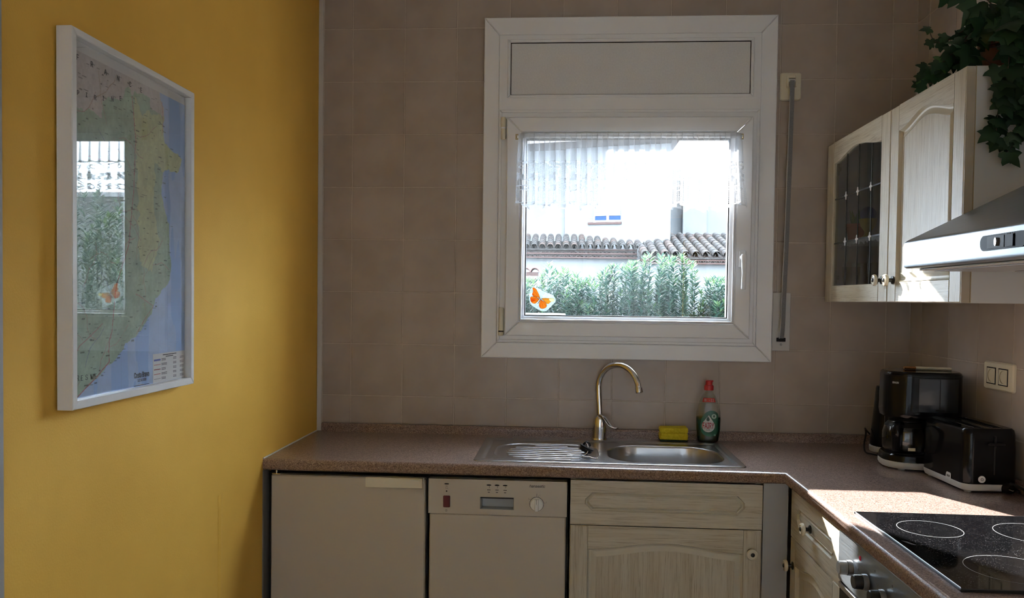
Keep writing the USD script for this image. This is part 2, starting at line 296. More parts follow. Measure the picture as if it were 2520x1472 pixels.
# ------------------------------------------------------------------ sink with drainer, mixer tap, plug, sponge, bottle
sk = thing('sink', 'stainless steel inset sink with ribbed drainer on its left', 'sink', (1.16, -.32, .9))
X0, X1, Y0, Y1 = .7065, 1.6187, -.546, -.0943
bas, dra = (1.166, 1.573, -.505, -.175, .125), (.765, 1.138, -.492, -.182, .11)
rimr = [rrect(X0 + i, X1 - i, Y0 + i, Y1 - i, max(.022 - i, .004) if i < .03 else .022, z, 8) for i, z in ((0, .9005), (.0012, .9035), (.004, .9048), (.020, .9052), (.027, .9050), (.034, .9008), (.037, .9005))]
floor_ = Polygon(rimr[-1][:, :2]).difference(Polygon(rrect(*bas[:4], bas[4], 0, 12)[:, :2])).difference(Polygon(rrect(*dra[:4], dra[4], 0, 12)[:, :2]))
part(sk, 'rim', cat_([loft(rimr), ext(floor_, .8985, .9005)]), STEEL, 40, True)
bl = [(.9005, 0), (.8985, .003), (.893, .0065), (.86, .010), (.80, .016), (.772, .024), (.760, .038), (.755, .06)]
bsn = loft([rrect(bas[0] + i, bas[1] - i, bas[2] + i, bas[3] - i, bas[4] - i, z, 12) for z, i in bl], False, True)
part(sk, 'basin', bsn, STEEL, 50, True)
part(sk, 'drain', move(lathe([(0, 0), (.042, 0), (.042, .002), (.030, .0005), (0, .0005)], 24), 1.365, -.34, .7555), CHROME, 30, True)
dl = [(.9005, 0), (.8995, .002), (.8965, .005), (.8955, .011), (.8955, .02)]
part(sk, 'drainer', loft([rrect(dra[0] + i, dra[1] - i, dra[2] + i, dra[3] - i, dra[4] - i, z, 12) for z, i in dl], False, True), STEEL, 40, True)
for k, (y, xa, xb) in enumerate(((-.215, .90, 1.03), (-.252, .83, 1.07), (-.289, .812, 1.09), (-.326, .806, 1.10), (-.363, .806, 1.10), (-.400, .812, 1.09), (-.437, .83, 1.07), (-.466, .87, 1.04))):
    n = 12; rr = [rrect(xa + i, xb - i, y - .0075 + i, y + .0075 - i, max(.0074 - i, .0006), z, 5) for i, z in ((0, .8953), (.001, .8972), (.0028, .8990), (.005, .8998))]
    part(sk, 'rib', loft(rr, False, True), STEEL, 50, True)
tp = thing('mixer_tap', 'chrome swan-neck mixer tap standing behind the sink', 'tap', (1.1525, -.060, .9006))
part(tp, 'body', lathe([(0, 0), (.0300, 0), (.0300, .004), (.0275, .008), (.0270, .05), (.0255, .080), (.0215, .090), (.0135, .097), (0, .097)], 30), CHROME, 35)
a_ = math.radians(-42); ux, uy = math.cos(a_), math.sin(a_)
pth = [(-.008 * math.sin(h * 1.5), 0, h * .23 + .085) for h in np.linspace(0, 1, 8)]
arc = [(-.0085 + .0975 * (1 - math.cos(t)) * 1.0, .315 + .0 + .093 * math.sin(t) * 1.0 - .0) for t in np.linspace(.08, PI * .95, 18)]
drop = .0
P = [np.array([r * ux, r * uy, .207 + (z - .315) + .0]) for r, z in arc]
P = [np.array([-.0085 * (k / 7) * ux, -.0085 * (k / 7) * uy, .085 + .122 * k / 7]) for k in range(7)] + P
part(tp, 'spout', tube(spline(P, 44), .0118, 16), CHROME, 60)
e = P[-1]; dirn = (P[-1] - P[-2]) / np.linalg.norm(P[-1] - P[-2])
part(tp, 'aerator', tube([e - dirn * .004, e, e + dirn * .004, e + dirn * .019, e + dirn * .021], [.0120, .0142, .0142, .0142, .012], 18), CHROME, 30)
lev = spline([(.004, -.006, .098), (.020, -.014, .096), (.036, -.022, .074), (.050, -.030, .056), (.066, -.038, .051)], 14)
lw = np.interp(np.arange(14), [0, 4, 9, 13], [.016, .022, .016, .009])
part(tp, 'lever', loft([np.array([p + np.array([-uy, ux, 0]) * w * math.cos(t) * 1.1 + np.array([.35, -.2, .9]) * .0045 * math.sin(t) for t in np.linspace(0, 2 * PI, 14, endpoint=False)]) for p, w in zip(lev, lw)], True, True), CHROME, 60)
sp = thing('sink_plug', 'black rubber sink plug with ball chain lying on the drainer', 'plug', (1.088, -.372, .899))
part(sp, 'stopper', turn(cat_([lathe([(0, 0), (.019, 0), (.0225, .003), (.0235, .012), (.026, .014), (.026, .019), (.012, .021), (0, .021)], 24)]), 24, (0, 1, 0)).apply_translation([0, 0, .0105]), BLACKM, 35)
part(sp, 'loop', tube([(-.012 * math.cos(t) + .006, 0, .030 + .014 * math.sin(t)) for t in np.linspace(0, PI, 10)], .004, 8), BLACKM, 60)
ch = spline([(.004, -.004, .042), (.010, -.012, .030), (.004, -.028, .008), (-.012, -.036, .0035), (-.035, -.040, .0032), (-.052, -.034, .0032), (-.064, -.040, .0032)], 40)
ch2 = spline([(-.010, -.036, .0035), (.000, -.052, .0034), (.014, -.060, .0034), (.022, -.074, .0034), (.040, -.086, .0034)], 26)
beads = cat_([move(trimesh.creation.icosphere(1, .0021), *q) for q in list(ch) + list(ch2)])
part(sp, 'ball_chain', beads, CHROME, True)
sg = thing('sponge', 'yellow sponge with green scouring side behind the sink', 'sponge', (1.440, -.0565, .9006), rotz=-1.5)
def squash(m, amp, sc, seed):
    v = np.asarray(m.vertices); m.vertices = v + (np.stack([meshkit.noise(v * sc + 9.1 * k, seed) for k in range(3)], -1) - .5) * amp; return m
fm = stack(-.055, .055, -.0325, .0325, .008, [(.009, .004), (.0105, .001), (.024, .0), (.030, .0015), (.033, .0045), (.036, .0015), (.046, .0), (.0535, .002), (.0565, .006)], 5)
part(sg, 'foam', squash(fm, .004, 30, 2), mottled('yellow_foam', (.60, .47, .012), (.72, .58, .03), 140., .9, bump=.9, bscale=260.), 40)
part(sg, 'scouring_pad', stack(-.052, .053, -.031, .0315, .006, [(0, .001), (.001, 0), (.008, 0), (.0095, .001)], 4), mottled('green_pad', (.012, .03, .02), (.025, .06, .04), 300., .95, bump=.8, bscale=500.), 30)

dl_ = thing('detergent_bottle', 'clear bottle of green washing-up liquid with red cap beside the tap', 'bottle', (1.5745, -.0555, .9006), rotz=-6)
bp = [(0, .034, .018), (.002, .0385, .0225), (.010, .041, .025), (.05, .0465, .027), (.090, .0478, .0275), (.118, .0465, .0265), (.145, .040, .0235), (.165, .0325, .020), (.183, .0245, .0165), (.194, .0155, .0135), (.1985, .0125, .0125), (.205, .0125, .0125)]
def oval(prof, n=36, shrink=0.): return loft([np.array([((a - shrink) * np.sign(math.cos(t)) * abs(math.cos(t)) ** .8, (b - shrink) * np.sign(math.sin(t)) * abs(math.sin(t)) ** .8, z) for t in np.linspace(0, 2 * PI, n, endpoint=False)]) for z, a, b in prof], True, True)
zz = np.linspace(0, .205, 40); bpi = [(z, np.interp(z, [p[0] for p in bp], [p[1] for p in bp]), np.interp(z, [p[0] for p in bp], [p[2] for p in bp])) for z in zz]
part(dl_, 'bottle', oval(bpi), glassy('bottle_plastic', (.88, .90, .89), .04), 60)
part(dl_, 'liquid', oval([(z + .0012 if z == 0 else z, a, b) for z, a, b in bpi if z < .098] + [(.0985, .0470, .0270)], 36, .0016), plain('green_liquid', (.002, .034, .020), .12, coat=.3), 60)
part(dl_, 'cap', cat_([lathe([(0, .203), (.0175, .203), (.018, .205), (.018, .219), (.0165, .2225), (.0125, .223), (0, .223)], 24), lathe([(0, .222), (.0135, .222), (.0132, .237), (.0115, .2405), (0, .2405)], 20), cbox(-.013, .0165, -.007, .007, .2365, .2415, .0015)]), RED, 30)
def on_bottle(poly2, off):                          # flat print wrapped on the front of the bottle, poly in (x, z)
    m = ext(poly2, 0, .0003); m = m.subdivide_to_size(.006) if len(m.faces) < 4000 else m
    v = np.asarray(m.vertices).copy(); A = np.interp(v[:, 1], [p[0] for p in bpi], [p[1] for p in bpi]); B = np.interp(v[:, 1], [p[0] for p in bpi], [p[2] for p in bpi])
    c = np.clip(np.abs(v[:, 0]) / A, 0, .999) ** (1 / .8); yy = B * (1 - c ** 2) ** .4
    m.vertices = np.stack([v[:, 0], -yy - off - v[:, 2], v[:, 1]], 1); return m
def blob(pts, n=60):
    P = spline(pts + [pts[0]], n); return Polygon(P).buffer(0)
lab = blob([(-.028, .045), (.0, .026), (.030, .034), (.0345, .08), (.031, .118), (.010, .126), (-.014, .115), (-.029, .088)])
part(dl_, 'label', on_bottle(lab, .0006), mottled('green_label', (.005, .085, .045), (.008, .12, .065), 60., .3), True, label='printed front label')
dropp = Point(.0005, .0665).buffer(.0262, 24).union(Point(.002, .111)).convex_hull
part(dl_, 'drop_mark', on_bottle(shapely.affinity.translate(dropp, -.002, 0).buffer(-.0016), .0012), plain('label_white', (.62, .62, .58), .4), True)
part(dl_, 'drop_mark', on_bottle(Point(.0195, .104).buffer(.0095), .0013), plain('label_mint', (.38, .55, .45), .4), True)
part(dl_, 'drop_mark', on_bottle(Polygon([(-.003, .103), (.002, .094), (.0025, .089), (-.003, .0855), (-.0085, .089), (-.008, .094)]).buffer(.0008), .0017), plain('label_dark_green', (.006, .05, .03), .4), True)
part(dl_, 'drop_mark', on_bottle(Polygon([(.0195, .110), (.0225, .104), (.0195, .100), (.0165, .104)]).buffer(.0006), .0017), '/World/Looks/label_dark_green', True)
red_print = plain('label_red', (.36, .012, .02), .4)
def bottle_text(s, h, w, x, z, m, off, bold=True, name='lettering'):
    t = words(s, h, .0003, bold, w); v = np.asarray(t.vertices).copy(); xx, z2 = v[:, 0] + x, v[:, 1] + z
    A = np.interp(z2, [p[0] for p in bpi], [p[1] for p in bpi]); B = np.interp(z2, [p[0] for p in bpi], [p[2] for p in bpi]); c = np.clip(np.abs(xx) / A, 0, .999) ** 1.25
    t.vertices = np.stack([xx, -B * (1 - c ** 2) ** .4 - off - v[:, 2], z2], 1); part(dl_, name, t, m, False)
bottle_text('FAIRY', .022, .045, -.0245, .057, red_print, .0018)
bottle_text('ULTRA', .0035, .015, -.0095, .0495, '/World/Looks/label_dark_green', .0018)
part(dl_, 'neck_label', on_bottle(Polygon([(-.0255, .158), (.0255, .158), (.0205, .174), (-.0205, .174)]), .0006), plain('label_scarlet', (.50, .03, .015), .4), True)
bottle_text('1', .010, .004, .007, .161, '/World/Looks/label_white', .0013); bottle_text('1', .010, .004, .0135, .161, '/World/Looks/label_white', .0013)
bottle_text('-', .010, .005, -.001, .161, '/World/Looks/label_white', .0013); bottle_text('EX', .009, .008, -.018, .1615, '/World/Looks/label_white', .0013)
part(dl_, 'drop_mark', on_bottle(Polygon([(.021, .028), (.027, .028), (.027, .034), (.021, .034)]).difference(Polygon([(.0225, .0295), (.0255, .0295), (.0255, .0325), (.0225, .0325)])), .0012), '/World/Looks/label_mint', True)

# ------------------------------------------------------------------ base units on the window side
MOULD = plain('smooth_cream_moulding', (.60, .555, .445), .38)
def raised(par, a0, a1, b0, b1, D, F, off, ring_fn, m, name='panel', k=1.):
    """moulded panel: ring_fn(inset) -> loop in (a, b)"""
    lv = [(0., 0.), (.0015, -.0035), (.005, -.0095), (.010, -.0110), (.014, -.0100), (.024, -.0040), (.0265, -.0036), (.0272, -.0052)]
    rs = [np.array([(x, y, D + d) for x, y in ring_fn(i * k)]) for i, d in lv]
    def go(nm, M, mm): M = put(M, F); M.apply_translation(off); part(par, nm, M, mm, 25, True)
    go('moulding', loft(rs), MOULD)
    go(name, cat_([ext(Polygon([q[:2] for q in rs[-1]]), D - .012, D + lv[-1][1]), ext(Polygon([q[:2] for q in rs[0]]), D - .0165, D - .014)]), m)
def arch_ring(a0, a1, b0, bs, rise, n=40):
    def f(i):
        pts = [(a0 + i, b0 + i), (a1 - i, b0 + i)]
        for u in np.linspace(1, 0, n):
            x = a0 + i + (a1 - a0 - 2 * i) * u; w = (x - a0) / (a1 - a0)
            pts.append((x, bs - i + rise * .5 * (1 + math.cos(2 * PI * (w - .5)))))
        return pts
    return f
def oct_ring(a0, a1, b0, b1, c):
    def f(i):
        k = c - .586 * i; A0, A1, B0, B1 = a0 + i, a1 - i, b0 + i, b1 - i
        return [(A0 + k, B0), (A1 - k, B0), (A1, B0 + k), (A1, B1 - k), (A1 - k, B1), (A0 + k, B1), (A0, B1 - k), (A0, B0 + k)]
    return f
def slabp(par, name, poly, d0, d1, F, off, m, bev=.0025):
    p = list(poly.exterior.coords)[:-1]
    if len(poly.interiors) == 0 and len(p) == 4:
        q = list(poly.buffer(-bev, join_style=2).exterior.coords)[:-1]
        M = trimesh.convex.convex_hull(np.array([(x, y, d0) for x, y in p] + [(x, y, d1 - bev) for x, y in p] + [(x, y, d1) for x, y in q]))
    else: M = ext(poly, d0, d1)
    M = put(M, F); M.apply_translation(off); return part(par, name, M, m, 20 if len(p) != 4 else False, True)
def arch_door(par, a0, a1, b0, b1, D, F, off, VM, HM, w=.058, bot=.06, topb=.075, rise=.028, panel=True):
    dr = thing_door(par)
    f = arch_ring(a0 + w, a1 - w, b0 + bot, b1 - topb, rise)
    slabp(dr, 'stile', sbox(a0, b0, a0 + w - .0003, b1), D - .019, D, F, off, VM); slabp(dr, 'stile', sbox(a1 - w + .0003, b0, a1, b1), D - .019, D, F, off, VM)
    slabp(dr, 'rail', sbox(a0 + w, b0, a1 - w, b0 + bot), D - .019, D, F, off, HM)
    arch = Polygon(f(0)[2:] + [(a0 + w, b1), (a1 - w, b1)]).buffer(0)
    slabp(dr, 'rail', arch, D - .019, D, F, off, HM)
    if panel: raised(dr, 0, 0, 0, 0, D, F, off, f, VM)
    return dr, f
def thing_door(par):
    p = fresh(par.path, 'door'); UsdGeom.Xform.Define(stage, p); return Thing(p, par.loc)
def sub(par, name):
    p = fresh(par.path, name); UsdGeom.Xform.Define(stage, p); return Thing(p, par.loc)
KNOBW = plain('knob_porcelain', (.70, .64, .50), .3); KNOBD = plain('knob_dark_metal', (.018, .017, .016), .3)
def knob(par, a, b, D, F, off):
    base = lathe([(0, 0), (.0125, 0), (.0125, .003), (.006, .006), (.0055, .016), (.009, .019), (0, .019)], 20)
    head = lathe([(0, .017), (.013, .017), (.0178, .020), (.0185, .024), (.017, .028), (.013, .0295), (.0125, .028), (.0085, .0285), (0, .0285)], 24)
    dot = lathe([(0, .028), (.0068, .028), (.006, .0312), (.003, .0325), (0, .0325)], 16)
    for nm, m, mt in (('knob', head, KNOBW), ('knob_stem', base, KNOBD), ('knob_centre', dot, KNOBD)):
        M = put(move(m, a, b, D), F); M.apply_translation(off); part(par, nm, M, mt, 35, True)
O = np.zeros(3)
def unit(name, label, cat, x0, x1, body=WHITE_ENAMEL, y1=-.56, z1=.855, ins=.002):
    t = thing(name, label, cat, ((x0 + x1) / 2, -.3, 0)); part(t, 'body', cbox(x0 + ins, x1 - ins, y1, -.03, .0, z1), body, False, True); return t
fr = unit('fridge', 'plain white undercounter fridge beside the yellow wall', 'fridge', .0, .556, DARKGAP, -.545, .845, .001)
part(fr, 'door', cbox(.0225, .5515, -.580, -.547, .11, .8435, .004), WHITE_ENAMEL, False, True)
part(fr, 'door_seal', cbox(.030, .545, -.547, -.543, .12, .835), GASKET, False, True)
hd = loft([np.array([(x, y, z) for y, z in [(-.576, .8475), (-.5975, .8475), (-.6005, .8445), (-.6005, .8155), (-.5985, .8135), (-.5955, .8135), (-.5955, .842), (-.576, .842)]]) for x in (.353, .5445)], True, True); hd.invert()
part(fr, 'handle', hd, IVORY, 20, True)
part(fr, 'hinge', cat_([cbox(.024, .052, -.574, -.548, .8435, .847), move(lathe([(0, 0), (.005, 0), (.005, .010), (0, .010)], 12), .036, -.563, .846)]), CHROME, 30, True)
part(fr, 'side_panel', cbox(.0005, .0045, -.600, -.545, .1, .8615), plain('side_filler', (.20, .19, .175), .5), False, True)
part(fr, 'hinge', cat_([cbox(.512, .548, -.570, -.548, .8435, .8465)]), CHROME, 30, True)
dw = unit('dishwasher', 'white dishwasher with control panel and rotary knob', 'dishwasher', .560, 1.0305, DARKGAP, -.550, .848)
D_ = .586
rec = sbox(.737, .7485, .8500, .7895)
pnl = sbox(.5635, .7305, 1.0255, .8465).difference(rec)
part(dw, 'control_panel', put(ext(pnl, .556, D_), BACK), WHITE_ENAMEL, False, True)
hr = loft([np.array([(x, y, d) for x, y in ((.737 + i, .7485 + i), (.85 - i, .7485 + i), (.85 - i, .7895 - i * .2), (.737 + i, .7895 - i * .2))]) for i, d in ((0, D_), (.002, D_ - .003), (.004, D_ - .026))], False, True)
part(dw, 'handle_recess', put(hr, BACK), plain('recess_grey', (.34, .36, .37), .35), False, True)
part(dw, 'handle_recess', cbox(.7385, .8485, -D_ + .001, -D_ + .02, .7845, .7893), DARKGAP, False, True)
part(dw, 'door', cbox(.5665, 1.0225, -.582, -.556, .11, .7295, .004), WHITE_ENAMEL, False, True)
ink = plain('panel_ink', (.05, .045, .04), .5)
def ell(x, z, rx, rz, d0, d1): return put(move(ext(shapely.affinity.scale(Point(0, 0).buffer(1, 12), rx, rz), d0, d1), x, z, 0), BACK)
for x, z in ((.6245, .8300), (.7660, .8297), (.7930, .8297), (.8200, .8297)): part(dw, 'button', ell(x, z, .0078, .0021, D_ - .002, D_ + .0012), BLACKM, 30, True)
part(dw, 'rocker_switch', cbox(.6135, .6365, -D_ - .0035, -D_ + .004, .7515, .7905, .002), DKRED, False, True, label='dark red rocker switch')
part(dw, 'indicator', ell(.6245, .8055, .0024, .0024, D_ - .002, D_ + .0008), BLACKM, 30, True)
pr = [words('Ein', .0036, .0003), words('Aus', .0036, .0003), words('1', .006, .0003, slant=.2), words('2', .006, .0003, slant=.2), words('3', .006, .0003, slant=.2)]
for m, x, z in zip(pr, (.6212, .6203, .7645, .7915, .8185), (.8205, .8140, .8205, .8205, .8205)): part(dw, 'lettering', put(move(m, x, z, D_), BACK), ink, False, True)
for x in (.7660, .7930, .8200):
    part(dw, 'printed_lines', put(cat_([ext(sbox(x - w, z - .0011, x + w, z + .0011), D_, D_ + .0003) for w, z in ((.0055, .8135), (.0034, .8055))]), BACK), ink, False, True)
part(dw, 'lettering', put(move(words('hanseatic', .0085, .0004, True, .052, .25), .9000, .8262, D_), BACK), ink, False, True)
part(dw, 'printed_ring', put(cat_([ext(Point(.6238, .7405).buffer(.0036).difference(Point(.6238, .7405).buffer(.0028)), D_, D_ + .0003), ext(sbox(.6234, .7392, .6242, .7424), D_, D_ + .0003)]), BACK), ink, False, True)
kb = put(move(lathe([(0, 0), (.0225, 0), (.0225, .004), (.0205, .006), (.020, .012), (0, .012)], 32), .9255, .7705, D_), BACK)
part(dw, 'knob', cat_([kb, put(loft([np.array([(.9255 + s * w, .7705 + z, D_ + d) for s, z in ((-1, -.019), (1, -.019), (1, .019), (-1, .019))]) for w, d in ((.0075, .010), (.0055, .021), (.0045, .0225))], False, True), BACK)]), WHITEP, 30, True)
part(dw, 'knob_ring', put(ext(Point(.9255, .7705).buffer(.0238).difference(Point(.9255, .7705).buffer(.0222)), D_, D_ + .0006), BACK), ink, False, True)
part(dw, 'knob_pointer', cbox(.9250, .9260, -D_ - .0232, -D_ - .0222, .7745, .7905), ink, False, True)
for m in [ext(sbox(.9249, .7955, .9261, .8055), D_, D_ + .0003)] + [ext(Point(.9255 + .0275 * math.cos(t), .7705 + .0275 * math.sin(t)).buffer(.0009), D_, D_ + .0003) for t in (1.35, .15, 2.55)]: part(dw, 'dial_mark', put(m, BACK), ink, False, True)
for c, t in (('1', 1.25), ('2', .2), ('3', 2.6)): part(dw, 'lettering', put(move(words(c, .0035, .0003), .9255 + .032 * math.cos(t) - .001, .7705 + .031 * math.sin(t) - .001, D_), BACK), ink, False, True)

sc = thing('sink_cupboard', 'limed oak base cupboard with drawer front under the sink', 'cupboard', (1.348, -.3, 0))
for q in ((1.0365, 1.0545, -.56, -.03, .0, .855), (1.6415, 1.6595, -.56, -.03, .0, .855), (1.0545, 1.6415, -.56, -.03, .1, .118), (1.0545, 1.6415, -.045, -.03, .118, .70)): part(sc, 'carcass_panel', cbox(*q), CREAM, False, True)
A0, A1 = 1.0372, 1.6605
dp = sub(sc, 'drawer')
fo = oct_ring(1.0865, 1.6035, .7515, .8145, .022)
slabp(dp, 'front', sbox(A0, .7065, A1, .8500).difference(Polygon(fo(0))), .562, .581, BACK, O, OAK_X)
raised(dp, 0, 0, 0, 0, .581, BACK, O, fo, OAK_X, k=.5)
part(dp, 'edge_strip', cbox(A0, A1, -.5815, -.562, .8500, .8530, .001), CREAM, False, True)
dd, _ = arch_door(sc, A0, A1, .11, .7030, .581, BACK, O, OAK_V, OAK_X, .0595, .06, .078, .026)
knob(dd, 1.6265, .631, .581, BACK, O)
solo('filler_panel', cbox(1.6625, 1.7425, -.584, -.566, .1, .8615, .001), plain('grey_filler', (.40, .40, .395), .4), 'plain grey filler strip in the corner between the base cupboards', 'panel', smooth=False)
dc = thing('drawer_cupboard', 'limed oak cupboard with drawer and door left of the oven', 'cupboard', (2.0, -.84, 0))
XF = 1.7445
part(dc, 'body', cbox(1.7665, RX - .02, -1.078, -.604, .0, .858), CREAM, False, True)
off = np.array([0, 0, 0.])
dq = sub(dc, 'drawer'); S0, S1, DS = .612, 1.0755, -XF
fo = oct_ring(.672, 1.020, .748, .806, .02)
slabp(dq, 'front', sbox(S0, .700, S1, .8500).difference(Polygon(fo(0))), DS - .019, DS, SIDE, off, OAK_Y)
raised(dq, 0, 0, 0, 0, DS, SIDE, off, fo, OAK_Y, k=.5); knob(dq, .815, .777, DS, SIDE, off)
dd2, _ = arch_door(dc, S0, S1, .11, .6965, DS, SIDE, off, OAK_V, OAK_Y, .058, .06, .078, .026); knob(dd2, .643, .612, DS, SIDE, off)

# ------------------------------------------------------------------ oven, hob
ov = thing('oven', 'built-in steel oven with control knobs under the black hob', 'oven', (2.0, -1.38, 0))
part(ov, 'body', cbox(1.765, RX - .03, -1.676, -1.082, .1, .852), BLACKM, False, True)
YA, YB = -1.6785, -1.0795
part(ov, 'control_panel', cbox(1.738, 1.766, YA, YB, .7225, .8565, .003), STEEL_V, False, True)
part(ov, 'door', cbox(1.742, 1.766, YA, YB, .16, .7165, .003), BLACK, False, True)
part(ov, 'door_trim', cbox(1.7395, 1.745, YA, YB, .7010, .7165, .0015), CHROME, False, True)
part(ov, 'handle', cat_([tube([(1.705, YB - .05, .665), (1.705, -1.38, .665), (1.705, YA + .05, .665)], .009, 14), cbox(1.705, 1.745, YB - .085, YB - .070, .658, .672), cbox(1.705, 1.745, YA + .070, YA + .085, .658, .672)]), CHROME, 30, True)
for k, y in enumerate((-1.190, -1.293, -1.396, -1.499, -1.602)):
    kn = part(ov, 'knob', move(put(lathe([(0, .004), (.0185, .004), (.0195, .008), (.0185, .0165), (0, .0165)], 28), SIDE), 1.738, y, .787), plain(f'oven_knob_{k}', (.30, .30, .30), .3, .6) if k == 0 else '/World/Looks/oven_knob_0', 30, True)
    part(kn, 'knob_cap', move(put(lathe([(0, .0165), (.0165, .0165), (.0175, .0175), (.0165, .035), (.0145, .037), (0, .037)], 28), SIDE), 1.738, y, .787), KNOBD if k else GREYP, 30, True)
part(ov, 'indicator_lamp', move(put(lathe([(0, 0), (.0062, 0), (.0062, .0012), (.004, .0024), (0, .0026)], 16), SIDE), 1.738, -1.236, .826), plain('lamp_red', (.75, .02, .05), .25), 30, True, label='red indicator lamp')
for y, z in ((-1.330, .826), (-1.345, .800), (-1.43, .826), (-1.445, .80), (-1.225, .795)): part(ov, 'printed_mark', move(put(ext(Point(0, 0).buffer(.0028, 3).difference(Point(0, 0).buffer(.0016, 3)), 0, .0003), SIDE), 1.738, y, z), ink, False, True)

hb = thing('hob', 'black ceramic glass hob with white ring marks in the worktop', 'hob', (1.985, -1.38, .9))
HX0, HX1, HY0, HY1 = 1.7740, 2.2100, -1.6620, -1.0985
def dotted(name):
    n = {'t': ('texture_coordinate', {}), 'v': ('voronoi_texture', {'scale': 470.}), 's': ('separate_color', {}), 'mr': ('map_range', {'from_min': .35, 'from_max': 1., 'to_min': -.05, 'to_max': .33}), 'lt': ('math', {'math_type': 'less_than'}),
         'n': ('noise_texture', {'scale': 14., 'detail': 3.}), 'nr': ('map_range', {'from_min': .35, 'from_max': .6, 'to_min': .2, 'to_max': 1., 'clamp': True}), 'mu': ('math', {'math_type': 'multiply'}),
         'x': ('mix_color', {'a': (.0035, .0035, .004), 'b': (.17, .17, .175)}), 'p': ('principled_bsdf', {'roughness': .05, 'specular_ior_level': .3})}
    return mat(name, n, [('t.object', 'v.vector'), ('v.color', 's.color'), ('s.r', 'mr.value'), ('v.distance', 'lt.value1'), ('mr.result', 'lt.value2'), ('t.object', 'n.vector'), ('n.fac', 'nr.value'), ('lt.value', 'mu.value1'), ('nr.result', 'mu.value2'),
                         ('mu.value', 'x.fac'), ('x.result', 'p.base_color')])
part(hb, 'glass', stack(HX0, HX1, HY0, HY1, .006, [(.9008, .0), (.9045, .0), (.9057, .0012)], 4), dotted('hob_glass'), False, True)
part(hb, 'burner_box', cbox(1.803, 2.187, -1.637, -1.123, .866, .9008), BLACKM, False, True)
for q in ((HX0 - .0026, HX0 + .0003, HY0 - .002, HY1 + .003), (HX0 - .004, HX1 + .004, HY1 - .0003, HY1 + .003), (HX0 - .004, HX1 + .004, HY0 - .004, HY0 + .0003), (HX1 - .0003, HX1 + .004, HY0 - .002, HY1 + .003)):
    part(hb, 'trim', cbox(*q, .9002, .9059, .0008), plain('hob_trim', (.05, .052, .055), .5, 1.) if q[1] < 1.78 else '/World/Looks/hob_trim', False, True)
zr = plain('zone_white', (.30, .31, .32), .4)
for x, y, r in ((1.897, -1.243, .073), (2.1360, -1.258, .090), (1.937, -1.535, .092), (2.135, -1.530, .073)): part(hb, 'zone_ring', ext(Point(x, y).buffer(r, 32).difference(Point(x, y).buffer(r - .0013, 32)), .9056, .9060), zr, False, True)
part(hb, 'rating_label', ext(Polygon([(1.786, -1.352), (1.797, -1.357), (1.808, -1.385), (1.797, -1.380)]), .9056, .9059), plain('label_dim', (.06, .062, .065), .4), False, True)

# ------------------------------------------------------------------ wall cupboard with glazed door
XD = 2.0124
wc = thing('hanging_cupboard', 'limed oak wall cupboard with one leaded glass door and one panelled door', 'cupboard', (2.18, -.58, 1.45))
ZB, ZT = 1.4535, 2.0505
for q in ((XD + .020, RX - .001, -.058, -.042, ZB, ZT), (XD + .020, RX - .001, -.662, -.646, ZB, ZT), (XD + .020, RX - .001, -.646, -.058, ZB, ZB + .016), (XD + .020, RX - .001, -.646, -.058, ZT - .016, ZT), (RX - .008, RX - .001, -.646, -.058, ZB + .016, ZT - .016), (XD + .020, RX - .001, -1.1165, -.6625, ZB, ZT)):
    part(wc, 'carcass_panel', cbox(*q, .0006), plain('cupboard_inside', (.55, .56, .56), .5) if q[2] == -.058 and q[4] == ZB else '/World/Looks/cupboard_inside', False, True)
part(wc, 'end_panel', cbox(XD + .0215, RX - .001, -1.1215, -1.117, ZB - .0005, ZT, .0006), plain('end_panel_grey', (.55, .545, .53), .45), False, True)
part(wc, 'end_strip', cbox(XD + .0005, XD + .0215, -1.1205, -1.117, ZB - .0005, ZT, .0006), GREIGE, False, True)
part(wc, 'edge_strip', cbox(XD + .0215, XD + .0235, -1.1222, -1.1213, ZB, ZT), plain('edge_ochre', (.36, .27, .13), .5), False, True)
sh = part(wc, 'shelf', cbox(XD + .045, RX - .01, -.6455, -.0585, 1.668, 1.682, .001), WHITEP, False, True)
for k in range(13):
    y = -.075 - .0455 * k; part(sh, 'shelf_edging', put(ext(Polygon([(-.0215, 0), (.0215, 0), (.018, -.014 - .006 * (k % 3)), (.0, -.024 + .005 * (k % 2)), (-.016, -.012)]), 0, .0012), SIDE).apply_translation([XD + .045, y, 1.683]), plain('paper_white', (.74, .74, .72), .7) if k == 0 else '/World/Looks/paper_white', False, True)
g1, f1 = arch_door(wc, .042, .6435, ZB, ZT + .001, -XD, SIDE, O, OAK_V, OAK_Y, .072, .060, .080, .030, panel=False)
fp = Polygon(f1(0)).buffer(.004)
part(g1, 'pane', put(ext(fp, -XD - .012, -XD - .009), SIDE), CABGLASS, False, True)
LEAD = plain('lead_came', (.06, .062, .065), .35, .6)
for k, a in enumerate((.2375, .355, .4755)):
    bx = Polygon(f1(0)).intersection(sbox(a - .0022, 1.4, a + .0022, 2.1)); part(g1, 'came', put(ext(bx, -XD - .009, -XD - .0065), SIDE), LEAD, False, True)
for z in (1.672, 1.838):
    bx = Polygon(f1(0)).intersection(sbox(.1, z - .0025, .6, z + .0025)); part(g1, 'came', put(ext(bx, -XD - .009, -XD - .0070), SIDE), LEAD, False, True)
    for a in (.2375, .355, .4755):
        st = shapely.union_all([shapely.affinity.scale(Point(a, z).buffer(1, 8), .0042, .015), shapely.affinity.scale(Point(a, z).buffer(1, 8), .012, .0042)])
        part(g1, 'rosette', put(ext(st, -XD - .0065, -XD - .004), SIDE), plain('rosette_white', (.72, .72, .72), .3) if a < .24 and z < 1.7 else '/World/Looks/rosette_white', False, True)
